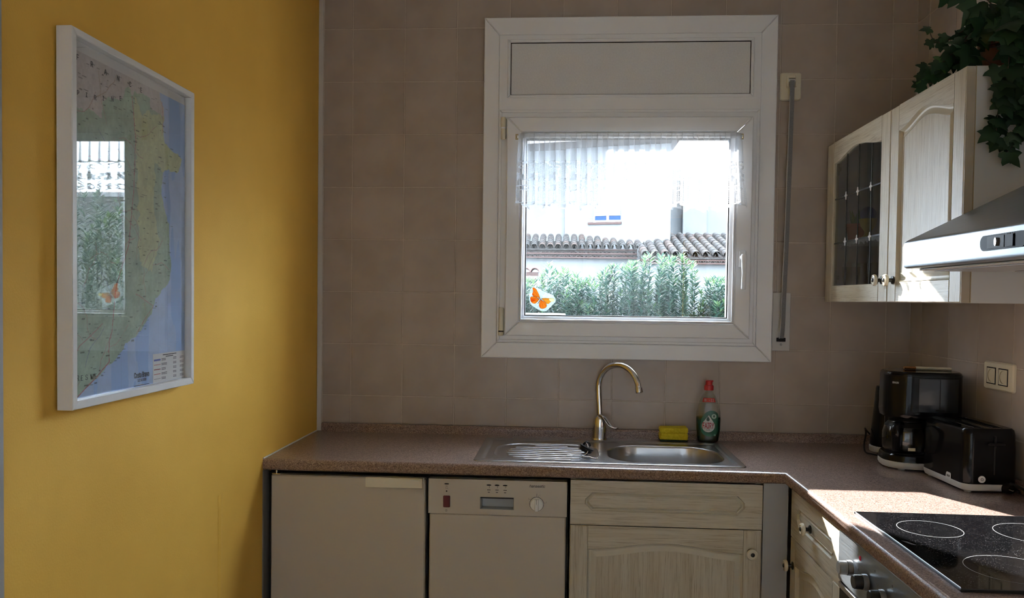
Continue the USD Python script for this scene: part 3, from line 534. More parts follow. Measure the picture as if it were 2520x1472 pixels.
for z in (1.545, 1.955): part(g1, 'hinge', cat_([cbox(XD + .012, XD + .021, -.118, -.092, z - .026, z + .026, .002), cbox(XD + .021, XD + .034, -.098, -.066, z - .008, z + .008, .002)]), GREYP, False, True)
knob(g1, .603, 1.523, -XD, SIDE, O)
g2, f2 = arch_door(wc, .6475, 1.1165, ZB, ZT + .001, -XD, SIDE, O, OAK_V, OAK_Y, .062, .062, .078, .034); knob(g2, .692, 1.521, -XD, SIDE, O)
# things inside the cupboard
fpot = thing('toy_flower_pot', 'small orange pot with green leaves on the cupboard shelf', 'ornament', (2.098, -.112, 1.6830))
part(fpot, 'pot', lathe([(0, 0), (.026, 0), (.034, .052), (.037, .053), (.037, .064), (.031, .064), (.029, .05), (0, .05)], 20), plain('toy_orange', (.55, .14, .05), .5), 30)
for k in range(7):
    a = k * 2.4; part(fpot, 'leaf', loft([np.array([((.006 + .012 * t) * math.cos(a) * 1.4 + w * math.sin(a), (.006 + .012 * t) * math.sin(a) * 1.4 - w * math.cos(a), .05 + .07 * t) for w in np.linspace(-1, 1, 3) * .012 * math.sin(PI * min(t + .12, 1))]) for t in np.linspace(0, 1, 5)], closed=False), plain('toy_green', (.10, .28, .06), .5) if k == 0 else '/World/Looks/toy_green', True)
ec = thing('yellow_egg_cup', 'yellow egg cup beside the orange pot behind leaded glass', 'cup', (2.095, -.245, 1.6830))
part(ec, 'cup', lathe([(0, 0), (.024, 0), (.020, .006), (.010, .016), (.012, .026), (.026, .046), (.031, .070), (.029, .070), (.022, .045), (0, .036)], 22), plain('toy_yellow', (.55, .42, .12), .45), 40)
bb = solo('blue_ball', move(trimesh.creation.icosphere(3, .028), 2.095, -.245, 1.7695), plain('toy_blue', (.04, .10, .32), .35), 'small blue ball resting in the yellow egg cup', 'ball', smooth=True)
for x, y, r, h, lb in ((2.090, -.097, .033, .115, 'clear drinking glass in the cupboard nearest the back wall'), (2.090, -.205, .035, .125, 'clear drinking glass standing in the middle of the cupboard floor'), (2.090, -.350, .034, .120, 'clear drinking glass closest to the cupboard door knobs')):
    t = thing('drinking_glass', lb, 'glass', (x, y, ZB + .017)); part(t, 'tumbler', lathe([(0, 0), (r * .78, 0), (r * .8, .003), (r, h), (r - .0018, h), (r * .8 - .002, .010), (0, .010)], 26), CLEARG, 40)

# ------------------------------------------------------------------ cooker hood
hd_ = thing('cooker_hood', 'brushed steel cooker hood mounted beside the wall cupboard', 'hood', (2.1, -1.42, 1.54))
HF, HZ0, HZ1, HYA, HYB = 1.8680, 1.5385, 1.6055, -1.725, -1.1235
pf = [(HF + .008, HZ0), (HF + .002, HZ0 + .003), (HF, HZ0 + .009), (HF, HZ1 - .006), (HF + .0025, HZ1 - .001), (HF + .008, HZ1 + .0035), (RX - .001, HZ1 + .242), (RX - .001, HZ0 + .0)]
def hring(y, s=0): return np.array([(x + s * (1 if x < 2 else -1), y, z) for x, z in pf])
hm = loft([hring(HYA), hring(HYB)], True, True); hm.fix_normals()
part(hd_, 'canopy', hm, STEEL_V, 32, True)
part(hd_, 'filter', cbox(HF + .03, RX - .02, HYA + .02, HYB - .02, HZ0 - .006, HZ0 - .0005, .002), plain('filter_pale', (.62, .61, .58), .5), False, True)
for k in range(2): part(hd_, 'filter_grille', cbox(HF + .05 + .19 * k, HF + .21 + .19 * k, HYA + .05, HYB - .06, HZ0 - .0085, HZ0 - .0062, .001), metal('grille', (.5, .5, .5), .4, (200, 200, 3)) if k == 0 else '/World/Looks/grille', False, True)
pill = LineString([(1.522, 1.5745), (1.660, 1.5745)]).buffer(.0155, 12)
part(hd_, 'control_bezel', put(ext(pill, -HF, -HF + .0022), SIDE), plain('bezel_black', (.006, .006, .007), .35, spec=.08), 30, True)
part(hd_, 'control_insert', put(ext(sbox(1.537, 1.5625, 1.590, 1.5865) if False else sbox(1.537, 1.5628, 1.600, 1.5862), -HF + .0022, -HF + .0032), SIDE), plain('insert_grey', (.05, .052, .055), .4, spec=.2), False, True)
for a in (1.574,): part(hd_, 'push_button', put(ext(shapely.affinity.scale(Point(a, 1.5745).buffer(1, 12), .0045, .0085), -HF + .0032, -HF + .0068), SIDE), CHROME, 30, True)
part(hd_, 'slider', put(ext(sbox(1.606, 1.5625, 1.634, 1.5862), -HF + .0022, -HF + .0044), SIDE), BLACKM, False, True)
for k in range(5): part(hd_, 'slider_mark', put(ext(sbox(1.606 + .0068 * k, 1.5868, 1.608 + .0068 * k, 1.5882), -HF + .0022, -HF + .0028), SIDE), '/World/Looks/zone_white', False, True)

# ------------------------------------------------------------------ small appliances
kt = thing('kettle', 'black electric kettle with pale base in the corner behind the coffee maker', 'kettle', (2.2335, -.165, .9006))
part(kt, 'power_base', lathe([(0, 0), (.080, 0), (.082, .004), (.082, .018), (.079, .021), (0, .021)], 30), BASEW, 30)
part(kt, 'jug', lathe([(0, .022), (.078, .022), (.080, .026), (.078, .06), (.069, .16), (.063, .236), (.060, .242), (0, .244)], 32), BLACK, 40)
part(kt, 'lid', lathe([(0, .244), (.052, .244), (.050, .254), (.020, .259), (0, .260)], 28), BLACKM, 30)
part(kt, 'handle', tube(spline([(.055, .02, .235), (.092, .035, .228), (.105, .040, .16), (.090, .034, .075), (.068, .026, .06)], 24), .010, 12), BLACKM, 60)
cb = solo('power_cable', tube(spline([(2.1475, -.2450, .9062), (2.142, -.285, .9052), (2.124, -.255, .9052), (2.116, -.215, .9060), (2.120, -.190, .925), (2.134, -.165, .958), (2.150, -.115, .975), (2.175, -.060, .960), (2.215, -.030, .930)], 60), .0033, 8), BLACKM, 'black power cable looping up beside the kettle base', 'cable', smooth=True)

cm = thing('coffee_maker', 'black filter coffee maker with glass jug beside the toaster', 'coffee maker', (2.2045, -.449, .9006), rotz=263)
# local frame: +x is the front, +y the right end with the water tank
CX, CY, CR = .094, .122, .076
def cstack(levels): return stack(-CX, CX, -CY, CY, CR, levels, 12)
part(cm, 'lower_base', cstack([(.0055, .007), (.006, .004), (.014, .0), (.0255, .0005), (.028, .003)]), BASEW, 30)
part(cm, 'warming_base', cstack([(.028, .001), (.047, .004), (.051, .008)]), BLACK, 30)
part(cm, 'water_tank', stack(-CX + .003, .070, .028, CY - .003, .040, [(.050, .0), (.174, .0)], 8), BLACK, 30)
part(cm, 'back_column', stack(-CX + .003, -.060, -.09, .040, .012, [(.050, .0), (.174, .0)], 6), BLACK, 30)
part(cm, 'head', cstack([(.170, .010), (.174, .003), (.190, .0), (.314, .001), (.321, .004), (.325, .010)]), BLACK, 30)
part(cm, 'lid_line', cstack([(.3115, -.0004), (.3125, -.0004)]), BLACKM, 30)
def front_x(y): d = abs(y) - (CY - CR); return CX - (CR - math.sqrt(max(0., CR * CR - d * d)) if d > 0 else 0)
PANEL_SHEEN = plain('panel_window_sheen', (.016, .019, .025), .12)  # bluish window reflection put into the panel colour
for y0, y1 in ((-.030, .0330), (.0345, .094)):
    part(cm, 'filter_door', loft([np.array([(front_x(y) + e, y, z) for y in np.linspace(y0, y1, 16)]) for z, e in ((.196, .0004), (.198, .0012), (.303, .0012), (.305, .0004))], closed=False), PANEL_SHEEN, True)
part(cm, 'door_handle', cbox(CX - .002, CX + .005, .020, .048, .2005, .2065, .002), BLACKM, False)
JX, JY = .014, -.047
part(cm, 'hotplate', move(lathe([(0, .050), (.062, .050), (.062, .0525), (0, .0535)], 30), JX, JY, 0), BLACKM, 30)
jug = [(0, .054), (.054, .054), (.066, .060), (.0705, .075), (.0705, .118), (.064, .141), (.052, .153), (.051, .159), (.0495, .159), (.0505, .152), (.062, .140), (.0687, .118), (.0687, .076), (.064, .062), (0, .056)]
part(cm, 'jug', move(lathe(jug, 40), JX, JY, 0), glassy('jug_glass', (.74, .74, .74), .01), 50)
part(cm, 'jug_lid', move(lathe([(0, .157), (.052, .157), (.053, .161), (.048, .168), (0, .169)], 30), JX, JY, 0), BLACKM, 30)
part(cm, 'jug_band', move(lathe([(.0642, .140), (.0652, .1405), (.0540, .154), (.0528, .154)], 36, False), JX, JY, 0), BLACKM, 40)
hp_ = spline([(.058, 0, .150), (.094, 0, .154), (.106, 0, .142), (.106, 0, .10), (.098, 0, .068), (.070, 0, .060)], 26)
hnd = loft([np.array([p + np.array([.0065 * math.cos(t), .0135 * math.sin(t), .002 * math.cos(t)]) for t in np.linspace(0, 2 * PI, 14, endpoint=False)]) for p in hp_], True, True)
part(cm, 'jug_handle', move(turn(hnd, -30), JX, JY, 0), BLACK, 60)
part(cm, 'jug_sticker', move(turn(loft([np.array([(.0709 * math.cos(t), .0709 * math.sin(t), z) for t in np.linspace(-.16, .16, 8)]) for z in (.066, .076)], closed=False), 2), JX, JY, 0), plain('sticker_cream', (.70, .62, .45), .5), True, label='small cream sticker on the jug glass')
for x, y in ((-.06, -.08), (-.06, .08), (.065, -.07), (.065, .07)): part(cm, 'foot', move(lathe([(0, 0), (.011, 0), (.011, .0065), (0, .0065)], 14), x, y, 0), BASEW, 30)
lt = put(words('BRAUN', .0062, .0004, True, .021), np.array([[0, 0, 1], [1, 0, 0], [0, 1, 0]], float))
part(cm, 'lettering', turn(move(lt, CR + .0002, -.0105, .286), -42).apply_translation([CX - CR, -(CY - CR), 0]), plain('print_grey', (.50, .50, .50), .5), False)
br = thing('pastry_brush', 'pale handled brush with brown bristles lying on the coffee maker', 'brush', (2.232, -.420, 1.2262), rotz=-12)
part(br, 'handle', loft([np.array([(x, w * math.cos(t), .0052 + h * math.sin(t)) for t in np.linspace(0, 2 * PI, 14, endpoint=False)]) for x, w, h in ((-.030, .010, .005), (-.026, .0115, .0052), (-.010, .0115, .0052), (.0, .0075, .005), (.03, .0065, .0048), (.075, .008, .005), (.080, .005, .004))], True, True), IVORY, 50)
part(br, 'bristles', loft([np.array([(x, w * math.cos(t), .0052 + h * math.sin(t)) for t in np.linspace(0, 2 * PI, 14, endpoint=False)]) for x, w, h in ((-.066, .013, .0042), (-.055, .014, .005), (-.030, .010, .0046))], True, True), mottled('bristle', (.20, .085, .02), (.34, .16, .05), 60., .8, stretch=(1, 40, 40)), 50)

ts = thing('toaster', 'black two slot toaster with pale base in front of the coffee maker', 'toaster', (2.2480, -.691, .9006), rotz=2.0)
# local: long side along y, lever end at -y
part(ts, 'base', stack(-.0795, .0795, -.1345, .1345, .030, [(.0055, .008), (.008, .004), (.016, .001), (.0265, .0)], 8), BASEW, 30)
body = stack(-.0795, .0795, -.1345, .1345, .030, [(.0268, .0005), (.032, .0), (.12, .001), (.170, .003), (.183, .006), (.188, .012)], 8, cap1=False)
s1, s2 = sbox(-.0425, -.108, -.0125, .108), sbox(.0125, -.108, .0425, .108)
tt = ext(Polygon(rrect(-.0675, .0675, -.1225, .1225, .018, 0, 8)[:, :2]).difference(s1).difference(s2), .1868, .188)
part(ts, 'body', cat_([body, tt]), BLACK, 40)
for a, b in ((-.0425, -.0125), (.0125, .0425)):
    part(ts, 'slot', cat_([cbox(a, b, -.108, .108, .06, .064), cbox(a - .001, a, -.108, .108, .06, .187), cbox(b, b + .001, -.108, .108, .06, .187), cbox(a, b, -.109, -.108, .06, .187), cbox(a, b, .108, .109, .06, .187)]), BLACKM, False)
    for x in (a + .002, b - .002): part(ts, 'slot_rail', tube([(x, -.106, .1885), (x, 0, .1885), (x, .106, .1885)], .0011, 8), CHROME, 60)
part(ts, 'lever_slot', cbox(.004, .008, -.1352, -.1335, .055, .160), DARKGAP, False)
part(ts, 'lever', cat_([cbox(-.018, .030, -.1475, -.136, .141, .149, .003), cbox(.004, .008, -.140, -.130, .135, .168, .001)]), BLACKM, False)
bt = part(ts, 'button', put(move(lathe([(0, 0), (.0105, 0), (.0100, .0022), (0, .0026)], 26), -.029, .0415, .1341), BACK), WHITEP, 30)
for r in (.0045, .0028): part(bt, 'button_mark', put(move(ext(Point(0, 0).buffer(r).difference(Point(0, 0).buffer(r - .0008)), .0026, .0029), -.029, .0415, .1341), BACK), ink, False)
tab = Polygon([(.028, .020), (.060, .020), (.060, .040), (.057, .0435), (.037, .0435), (.033, .040)])
part(ts, 'badge', put(ext(tab, 0, .0006), SIDE).apply_translation([-.0796, 0, 0]), BASEW, False)
part(ts, 'lettering', put(words('BRAUN', .006, .0004, True, .018), SIDE).apply_translation([-.0803, -.0365, .030]), ink, False)
for x, y in ((-.055, -.108), (-.055, .108), (.055, -.108), (.055, .108)): part(ts, 'foot', move(lathe([(0, 0), (.010, 0), (.010, .0065), (0, .0065)], 14), x, y, 0), BASEW, 30)
pg = thing('mains_plug', 'black mains plug and cord lying beside the toaster at the right edge', 'plug', (2.3120, -.873, .9020))
part(pg, 'cord', tube(spline([(-.006, .012, .014), (-.004, .038, .022), (-.012, .042, .030), (.004, .020, .026), (.008, -.02, .012), (.004, -.07, .004), (.006, -.16, .004)], 40), .0034, 8), BLACKM, 60)
part(pg, 'plug', turn(lathe([(0, 0), (.012, .0), (.015, .006), (.0155, .03), (.010, .036), (.006, .050), (0, .05)], 18), -90, (1, .2, 0)).apply_translation([-.012, .03, .0165]), BLACKM, 40)
for dx in (-.009, .009): part(pg, 'pin', turn(lathe([(0, -.018), (.0022, -.018), (.0022, .001), (0, .001)], 10), -90, (1, .2, 0)).apply_translation([-.012 + dx, .03, .0165]), CHROME, 40)

so = thing('wall_socket', 'ivory double wall socket on the right wall tiles', 'socket', (RX, -.667, 1.229))
part(so, 'plate', put(stack(-.0845, .0845, -.0435, .0435, .008, [(0, .0), (.006, .0), (.0105, .004), (.0115, .009)], 5), SIDE), IVORY, 30)
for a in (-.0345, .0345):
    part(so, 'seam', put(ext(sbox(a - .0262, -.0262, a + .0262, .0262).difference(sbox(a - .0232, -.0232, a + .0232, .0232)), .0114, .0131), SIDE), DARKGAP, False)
    part(so, 'insert', put(loft([np.array([(a + r * math.cos(t), r * math.sin(t), d) for t in np.linspace(0, 2 * PI, 32, endpoint=False)]) for r, d in ((.0195, .0138), (.0190, .0138), (.0180, .0030))], False, True), SIDE), plain('ivory_well_shade', (.46, .41, .28), .45) if a < 0 else '/World/Looks/ivory_well_shade', 30)  # darker ivory in the well: shade of the recess put into the colour
    part(so, 'insert', put(ext(sbox(a - .0228, -.0228, a + .0228, .0228).difference(Point(a, 0).buffer(.0194)), .0112, .0138), SIDE), IVORY, False)
    for q in (-.0095, .0095): part(so, 'pin_hole', put(move(lathe([(0, 0), (.0024, 0), (.0024, .0005), (0, .0005)], 10), a + q, 0, .0030), SIDE), DARKGAP, 30)

# ------------------------------------------------------------------ shutter strap, curtain, butterfly sticker
ss = thing('shutter_strap', 'grey roller shutter strap with ivory guide and winder box right of the window', 'shutter strap', (1.87, 0, 1.28))
pl = sbox(1.8345, 2.236, 1.9155, 2.3445)
part(ss, 'guide_plate', put(move(stack(1.8345, 1.9155, 2.236, 2.3445, .010, [(0, .0), (.004, .0), (.007, .004)], 5), 0, 0, .0006), BACK), IVORY, 30, True)
part(ss, 'guide_hood', cat_([cbox(1.858, 1.863, -.026, -.006, 2.285, 2.330, .001), cbox(1.889, 1.894, -.026, -.006, 2.285, 2.330, .001), cbox(1.863, 1.889, -.022, -.006, 2.320, 2.330, .001)]), IVORY, False, True)
part(ss, 'roller', move(put(lathe([(0, -.0125), (.006, -.0125), (.006, .0125), (0, .0125)], 16), np.array([[0, 0, 1], [0, 1, 0], [-1, 0, 0]], float)), 1.876, -.020, 2.310), WHITEP, 30, True)
stp = spline([(1.8760, -.0270, 2.310), (1.8745, -.0300, 2.20), (1.8700, -.0330, 1.95), (1.8640, -.0330, 1.62), (1.8600, -.029, 1.42), (1.8585, -.019, 1.318), (1.8585, -.012, 1.304)], 50)
part(ss, 'strap', loft([np.array([p + np.array([sx * .0085, sy * .0007, 0]) for sx, sy in ((-1, -1), (1, -1), (1, 1), (-1, 1))]) for p in stp], True, True), mottled('strap_webbing', (.17, .175, .185), (.23, .235, .245), 400., .8), False, True)
part(ss, 'strap_edge', loft([np.array([p + np.array([-.0085 + sx * .0012, -.0006 + sy * .0006, 0]) for sx, sy in ((-1, -1), (1, -1), (1, 1), (-1, 1))]) for p in stp[3:]], True, True), plain('strap_pale', (.55, .55, .54), .8), False, True)
part(ss, 'winder_plate', put(move(stack(1.8230, 1.8930, 1.2580, 1.4875, .003, [(0, .0), (.006, .0), (.008, .0025)], 4), 0, 0, .0006), BACK), plain('winder_grey', (.56, .56, .545), .4), 30, True)
part(ss, 'winder_slot', cbox(1.8405, 1.8745, -.0145, -.008, 1.295, 1.310, .001), BLACKM, False, True)
part(ss, 'screw', put(move(lathe([(0, 0), (.005, 0), (.004, .0018), (0, .0018)], 16), 1.8585, 1.283, .0085), BACK), GREYP, 30, True)

rd = thing('curtain_rod', 'thin white curtain rod with brass hooks on the window sash', 'curtain rod', (1.25, -.056, 2.088))
part(rd, 'rod', tube([(.812, -.060, 2.0875), (1.25, -.060, 2.0890), (1.684, -.060, 2.0880)], .0058, 12), PVC, 50, True)
for x, z in ((.812, 2.0875), (1.684, 2.0880)): part(rd, 'hook', cat_([tube([(x, -.046, z + .004), (x, -.058, z + .003), (x, -.066, z - .003), (x, -.060, z - .0085)], .0022, 8), cbox(x - .006, x + .006, -.0485, -.0462, z - .010, z + .012, .0006)]), plain(f'brass', (.62, .50, .28), .3, .8) if x < 1 else '/World/Looks/brass', 40, True)
cu = thing('lace_curtain', 'short white lace curtain gathered on the rod across the window top', 'curtain', (1.25, -.06, 1.81))
def lace():
    # sheer upper half; below it a square net carrying solid flowers, diamonds and a scalloped border, laid out in cloth coordinates (u, v)
    n = {'uv': ('attribute', {'attribute': 'cloth'}), 'q': ('separate_xyz', {}), 'net': ('mapping', {'scale': (1., 1., 1.)})}
    l = [('uv.vector', 'q.vector')]
    def M(k, op, a, b, c=None):
        ins = {'math_type': op}
        for i, v in enumerate((a, b, c)):
            if v is None: continue
            if isinstance(v, str): l.append((v, f'{k}.value{i + 1}'))
            else: ins[f'value{i + 1}'] = float(v)
        n[k] = ('math', ins); return k + '.value'
    fu = M('fu', 'fraction', M('su', 'multiply', 'q.x', 235.), 0); fv = M('fv', 'fraction', M('sv', 'multiply', 'q.y', 235.), 0)
    net = M('net2', 'maximum', M('nu', 'less_than', fu, .26), M('nv', 'less_than', fv, .26))
    # repeat of the motif every 0.115 m
    ru = M('ru', 'subtract', M('rf', 'fraction', M('rs', 'multiply', 'q.x', 8.7), 0), .5); ru = M('ru2', 'multiply', ru, .115)
    def disc(k, x, y, r0, r1, man=False):
        dx = M(k + 'a', 'absolute', M(k + 'b', 'subtract', M(k + 'c', 'absolute', ru, 0) if x > 0 else ru, x), 0); dy = M(k + 'd', 'absolute', M(k + 'e', 'subtract', 'q.y', y), 0)
        d = M(k + 'f', 'add', dx, dy) if man else M(k + 'g', 'sqrt', M(k + 'h', 'add', M(k + 'i', 'multiply', dx, dx), M(k + 'j', 'multiply', dy, dy)), 0)
        return M(k + 'k', 'multiply', M(k + 'l', 'less_than', d, r1), M(k + 'm', 'greater_than', d, r0))
    parts_ = [disc('A', 0, .062, .0075, .0125, True), disc('B', 0, .062, .018, .0215, True), disc('C', .043, .105, .0, .008), disc('D', .030, .112, 0, .0065), disc('E', .052, .117, 0, .0065), disc('F', .036, .094, 0, .0065), disc('G', .052, .095, 0, .006), disc('H', .0, .128, .034, .0375), disc('I', .038, .145, .006, .0095), disc('J', .047, .058, .008, .0125)]
    s = parts_[0]
    for i, x in enumerate(parts_[1:]): s = M(f'or{i}', 'maximum', s, x)
    edge = M('hem', 'less_than', 'q.z', .0055)
    s = M('or_e', 'maximum', s, edge)
    low = M('low', 'less_than', 'q.y', .165); band = M('band', 'multiply', M('b1', 'less_than', 'q.y', .170), M('b2', 'greater_than', 'q.y', .163)); head = M('head', 'greater_than', 'q.y', .262)
    lacep = M('lp', 'maximum', M('l1', 'multiply', s, .86), M('l2', 'multiply', net, .55))
    a = M('mixa', 'add', M('m1', 'multiply', low, lacep), M('m2', 'multiply', M('inv', 'subtract', 1., low), .52))
    a = M('fin', 'minimum', M('fa', 'add', a, M('fb', 'maximum', M('fc', 'multiply', band, .4), M('fd', 'multiply', head, .25))), .92)
    n |= {'d': ('diffuse_bsdf', {'color': (.62, .63, .65)}), 't': ('translucent_bsdf', {'color': (.42, .44, .47)}), 'c': ('mix_closure', {'fac': .55}), 'tr': ('transparent_bsdf', {}), 'x': ('mix_closure', {})}
    l += [('d.BSDF', 'c.closure1'), ('t.BSDF', 'c.closure2'), ('tr.BSDF', 'x.closure1'), ('c.closure', 'x.closure2'), (a, 'x.fac')]
    return mat('white_lace', n, l, surface='x.closure')
LACE = lace()
NU, NV, UL = 420, 26, 1.42
us = np.linspace(0, UL, NU); V, CL = [], []
centers = [.832, .868, .912, .958, .992, 1.030, 1.072, 1.107, 1.148, 1.186, 1.226, 1.266, 1.305, 1.345, 1.388, 1.428, 1.468, 1.512, 1.552, 1.592, 1.632, 1.668]
for i, u in enumerate(us):
    f = u / UL; scal = abs((u * 8.7) % 1 - .5) * 2                      # 0 at the middle of a repeat
    h = .285 - .020 * (scal ** 1.6) + .012 * max(0, 1 - scal * 6)
    ph = f * 21 * 2 * PI; ed = (max(0, f - .93) / .07)
    for k in range(NV):
        t = k / (NV - 1); z = 2.0975 - .003 * math.cos(ph) - t * (h + .002)
        amp = .0055 + .011 * min(1, max(0, t - .06) * 1.6); x = .822 + .856 * f + .0125 * math.sin(ph * 2 + .6) * (.5 + .5 * t) * -.8
        y = -.0775 - amp * math.sin(ph + .25 * math.sin(3.1 * f * 9) * t) - (.0 if t > .06 else 0)
        x += ed * t * .022; y -= ed * t * .015; x -= max(0, .05 - f) / .05 * t * .004
        V.append((x, y, z)); CL.append((u, max(0., .285 - t * .305 * (h / .285)), (1 - t) * h))
F_ = [[i * NV + k, (i + 1) * NV + k, (i + 1) * NV + k + 1, i * NV + k + 1] for i in range(NU - 1) for k in range(NV - 1)]
cv = Thing(fresh(cu.path, 'cloth'), cu.loc)
gm = usdkit.mesh(stage, cv.path, (np.array(V) - cu.loc, np.array(F_)), LACE, smooth=True)
UsdGeom.PrimvarsAPI(gm).CreatePrimvar('cloth', Sdf.ValueTypeNames.Float3Array, 'vertex').Set(Vt.Vec3fArray.FromNumpy(np.array(CL, np.float32)))

bf = thing('butterfly_sticker', 'orange butterfly on a clear sticker in the lower left corner of the pane', 'sticker', (.9135, -.0165, 1.4508))
BX = lambda pts, s=1: [((x - 490) * .000156 * 1.0, -(y - 945) * .000156) for x, y in pts]
def wing(nm, pts, m, d): 
    P = Polygon(spline(BX(pts + [pts[0]]), 50)).buffer(0); part(bf, nm, put(ext(P, d, d + .0003), BACK), m, False); return P
foil = Polygon(spline(BX([(215, 700), (330, 640), (470, 700), (640, 780), (830, 880), (870, 985), (760, 1120), (650, 1240), (520, 1255), (400, 1200), (260, 1110), (190, 960), (215, 700)]), 60)).buffer(0)
part(bf, 'clear_foil', put(ext(foil, .0, .0003), BACK), mat('sticker_foil', {'t': ('transparent_bsdf', {'color': (.86, .90, .90)}), 'd': ('translucent_bsdf', {'color': (.5, .55, .55)}), 'x': ('mix_closure', {'fac': .18})}, [('t.BSDF', 'x.closure1'), ('d.BSDF', 'x.closure2')], surface='x.closure'), False)
def film(name, c, k=.55): return mat(name, {'d': ('diffuse_bsdf', {'color': c}), 't': ('translucent_bsdf', {'color': c}), 'x': ('mix_closure', {'fac': k})}, [('d.BSDF', 'x.closure1'), ('t.BSDF', 'x.closure2')], surface='x.closure')
OR1, OR2, YE, BKF = film('wing_orange', (.85, .22, .015)), film('wing_amber', (.88, .33, .03)), film('wing_yellow', (.95, .85, .45)), film('wing_black', (.05, .03, .02))
wd = [('wing', [(470, 930), (440, 830), (390, 730), (330, 665), (275, 655), (285, 740), (265, 830), (300, 880), (380, 905)], OR1), ('wing', [(465, 940), (380, 905), (300, 885), (225, 900), (220, 960), (260, 1040), (330, 1068), (400, 1020)], OR1),
      ('wing', [(500, 935), (600, 918), (720, 922), (830, 950), (830, 985), (740, 1020), (680, 1070), (610, 1040), (550, 980)], OR2), ('wing', [(495, 950), (560, 1000), (635, 1075), (630, 1150), (560, 1190), (480, 1180), (445, 1110), (455, 1020)], OR1)]
TIP = Polygon(spline(BX([(690, 930), (740, 925), (830, 955), (825, 985), (750, 1010), (710, 975), (690, 930)]), 50)).buffer(0)
for nm, p, m in wd:
    W_ = Polygon(spline(BX(p + [p[0]]), 50)).buffer(0).difference(TIP); rim_ = W_.difference(W_.buffer(-.0007))
    part(bf, nm, put(ext(W_, .0003, .0006), BACK), m, False); part(bf, 'wing_rim', put(ext(rim_, .0006, .0008), BACK), BKF, False)
wing('wing_tip', [(690, 930), (740, 925), (830, 955), (825, 985), (750, 1010), (710, 975)], YE, .0003)
for a, b in (((465, 935), (300, 720)), ((465, 935), (290, 830)), ((465, 935), (330, 870)), ((460, 945), (240, 925)), ((460, 945), (250, 1010)), ((460, 945), (330, 1050)), ((500, 940), (690, 960)), ((500, 945), (660, 1040)), ((500, 940), (760, 935)), ((495, 955), (480, 1160)), ((495, 955), (555, 1180)), ((495, 955), (620, 1120))):
    part(bf, 'vein', put(ext(LineString(BX([a, b])).buffer(.00035), .0006, .00085), BACK), BKF, False)
part(bf, 'insect_body', put(ext(LineString(BX([(492, 915), (470, 970), (415, 1060)])).buffer(.0009), .0006, .0014), BACK), BKF, False)

# ------------------------------------------------------------------ framed map
fm_ = thing('framed_map', 'white framed coast map behind glass hanging on the yellow wall', 'picture', (0, -1.445, 1.22))
FA, FB, FZ0, FZ1, FD = -1.7095, -1.1820, 1.2155, 1.9760, .0365
mitred(fm_, 'frame_rail', FA, FB, FZ0, FZ1, (.0165, .0165, .0175, .0155), .004, FD, plain('frame_white', (.76, .755, .74), .35), .0015, .0002, LEFT)
# children of fm_ are in room coordinates inside mitred's local frame: shift them
for ch_ in stage.GetPrimAtPath(fm_.path).GetChildren(): UsdGeom.Xformable(ch_).AddTranslateOp().Set(Gf.Vec3d(*(-fm_.loc)))
IA, IB, IZ0, IZ1 = FA + .0165, FB - .0165, FZ0 + .0175, FZ1 - .0155
part(fm_, 'backing', put(ext(sbox(FA + .004, FZ0 + .004, FB - .004, FZ1 - .004), .004, .0175), LEFT), plain('mat_white', (.72, .72, .72), .7), False, True)
part(fm_, 'picture_glass', put(ext(sbox(IA - .002, IZ0 - .002, IB + .002, IZ1 + .002), .0205, .0225), LEFT), PICGLASS, False, True)
MA, MB, MZ0, MZ1 = IA + .0005, IB - .0005, IZ0 + .0005, IZ1 - .020
coast = [(-1.33, 1.945), (-1.325, 1.925), (-1.309, 1.908), (-1.307, 1.881), (-1.314, 1.864), (-1.314, 1.843), (-1.304, 1.822), (-1.272, 1.813), (-1.239, 1.806), (-1.218, 1.798), (-1.226, 1.778), (-1.24, 1.758), (-1.285, 1.758), (-1.314, 1.751), (-1.324, 1.7), (-1.304, 1.657), (-1.283, 1.624), (-1.283, 1.583), (-1.272, 1.528), (-1.279, 1.485), (-1.316, 1.459), (-1.351, 1.439), (-1.365, 1.409), (-1.394, 1.385), (-1.44, 1.353), (-1.484, 1.334), (-1.517, 1.307), (-1.557, 1.292), (-1.589, 1.275), (-1.622, 1.258), (-1.665, 1.236), (-1.70, 1.22)]
fra = [(-1.70, 1.825), (-1.677, 1.821), (-1.648, 1.827), (-1.641, 1.82), (-1.63, 1.833), (-1.604, 1.83), (-1.577, 1.821), (-1.573, 1.862), (-1.553, 1.874), (-1.516, 1.876), (-1.494, 1.886), (-1.486, 1.909), (-1.464, 1.917), (-1.455, 1.903), (-1.441, 1.913), (-1.418, 1.919), (-1.375, 1.913), (-1.375, 1.891), (-1.30, 1.889)]
NA, NZ = 300, 450
aa, zz_ = np.meshgrid(np.linspace(MA, MB, NA), np.linspace(MZ0, MZ1, NZ)); P3 = np.stack([aa, zz_, 0 * aa], -1)
w_ = (meshkit.fbm(P3 * 60, 3, 5) - .5) * .012; wz = (meshkit.fbm(P3 * 60, 3, 9) - .5) * .012
land = shapely.contains_xy(Polygon(coast + [(-1.80, 1.22), (-1.80, 1.95)]), aa + w_, zz_ + wz)
france = shapely.contains_xy(Polygon(fra + [(-1.30, 2.0), (-1.70, 2.0)]), aa + w_, zz_ + wz) & land
low_ = shapely.contains_xy(Polygon([(-1.446, 1.905), (-1.43, 1.895), (-1.418, 1.871), (-1.300, 1.893), (-1.20, 1.80), (-1.24, 1.75), (-1.31, 1.75), (-1.35, 1.771), (-1.36, 1.66), (-1.33, 1.58), (-1.36, 1.50), (-1.42, 1.52), (-1.43, 1.66), (-1.45, 1.84)]), aa + 2 * w_, zz_ + 2 * wz) & land
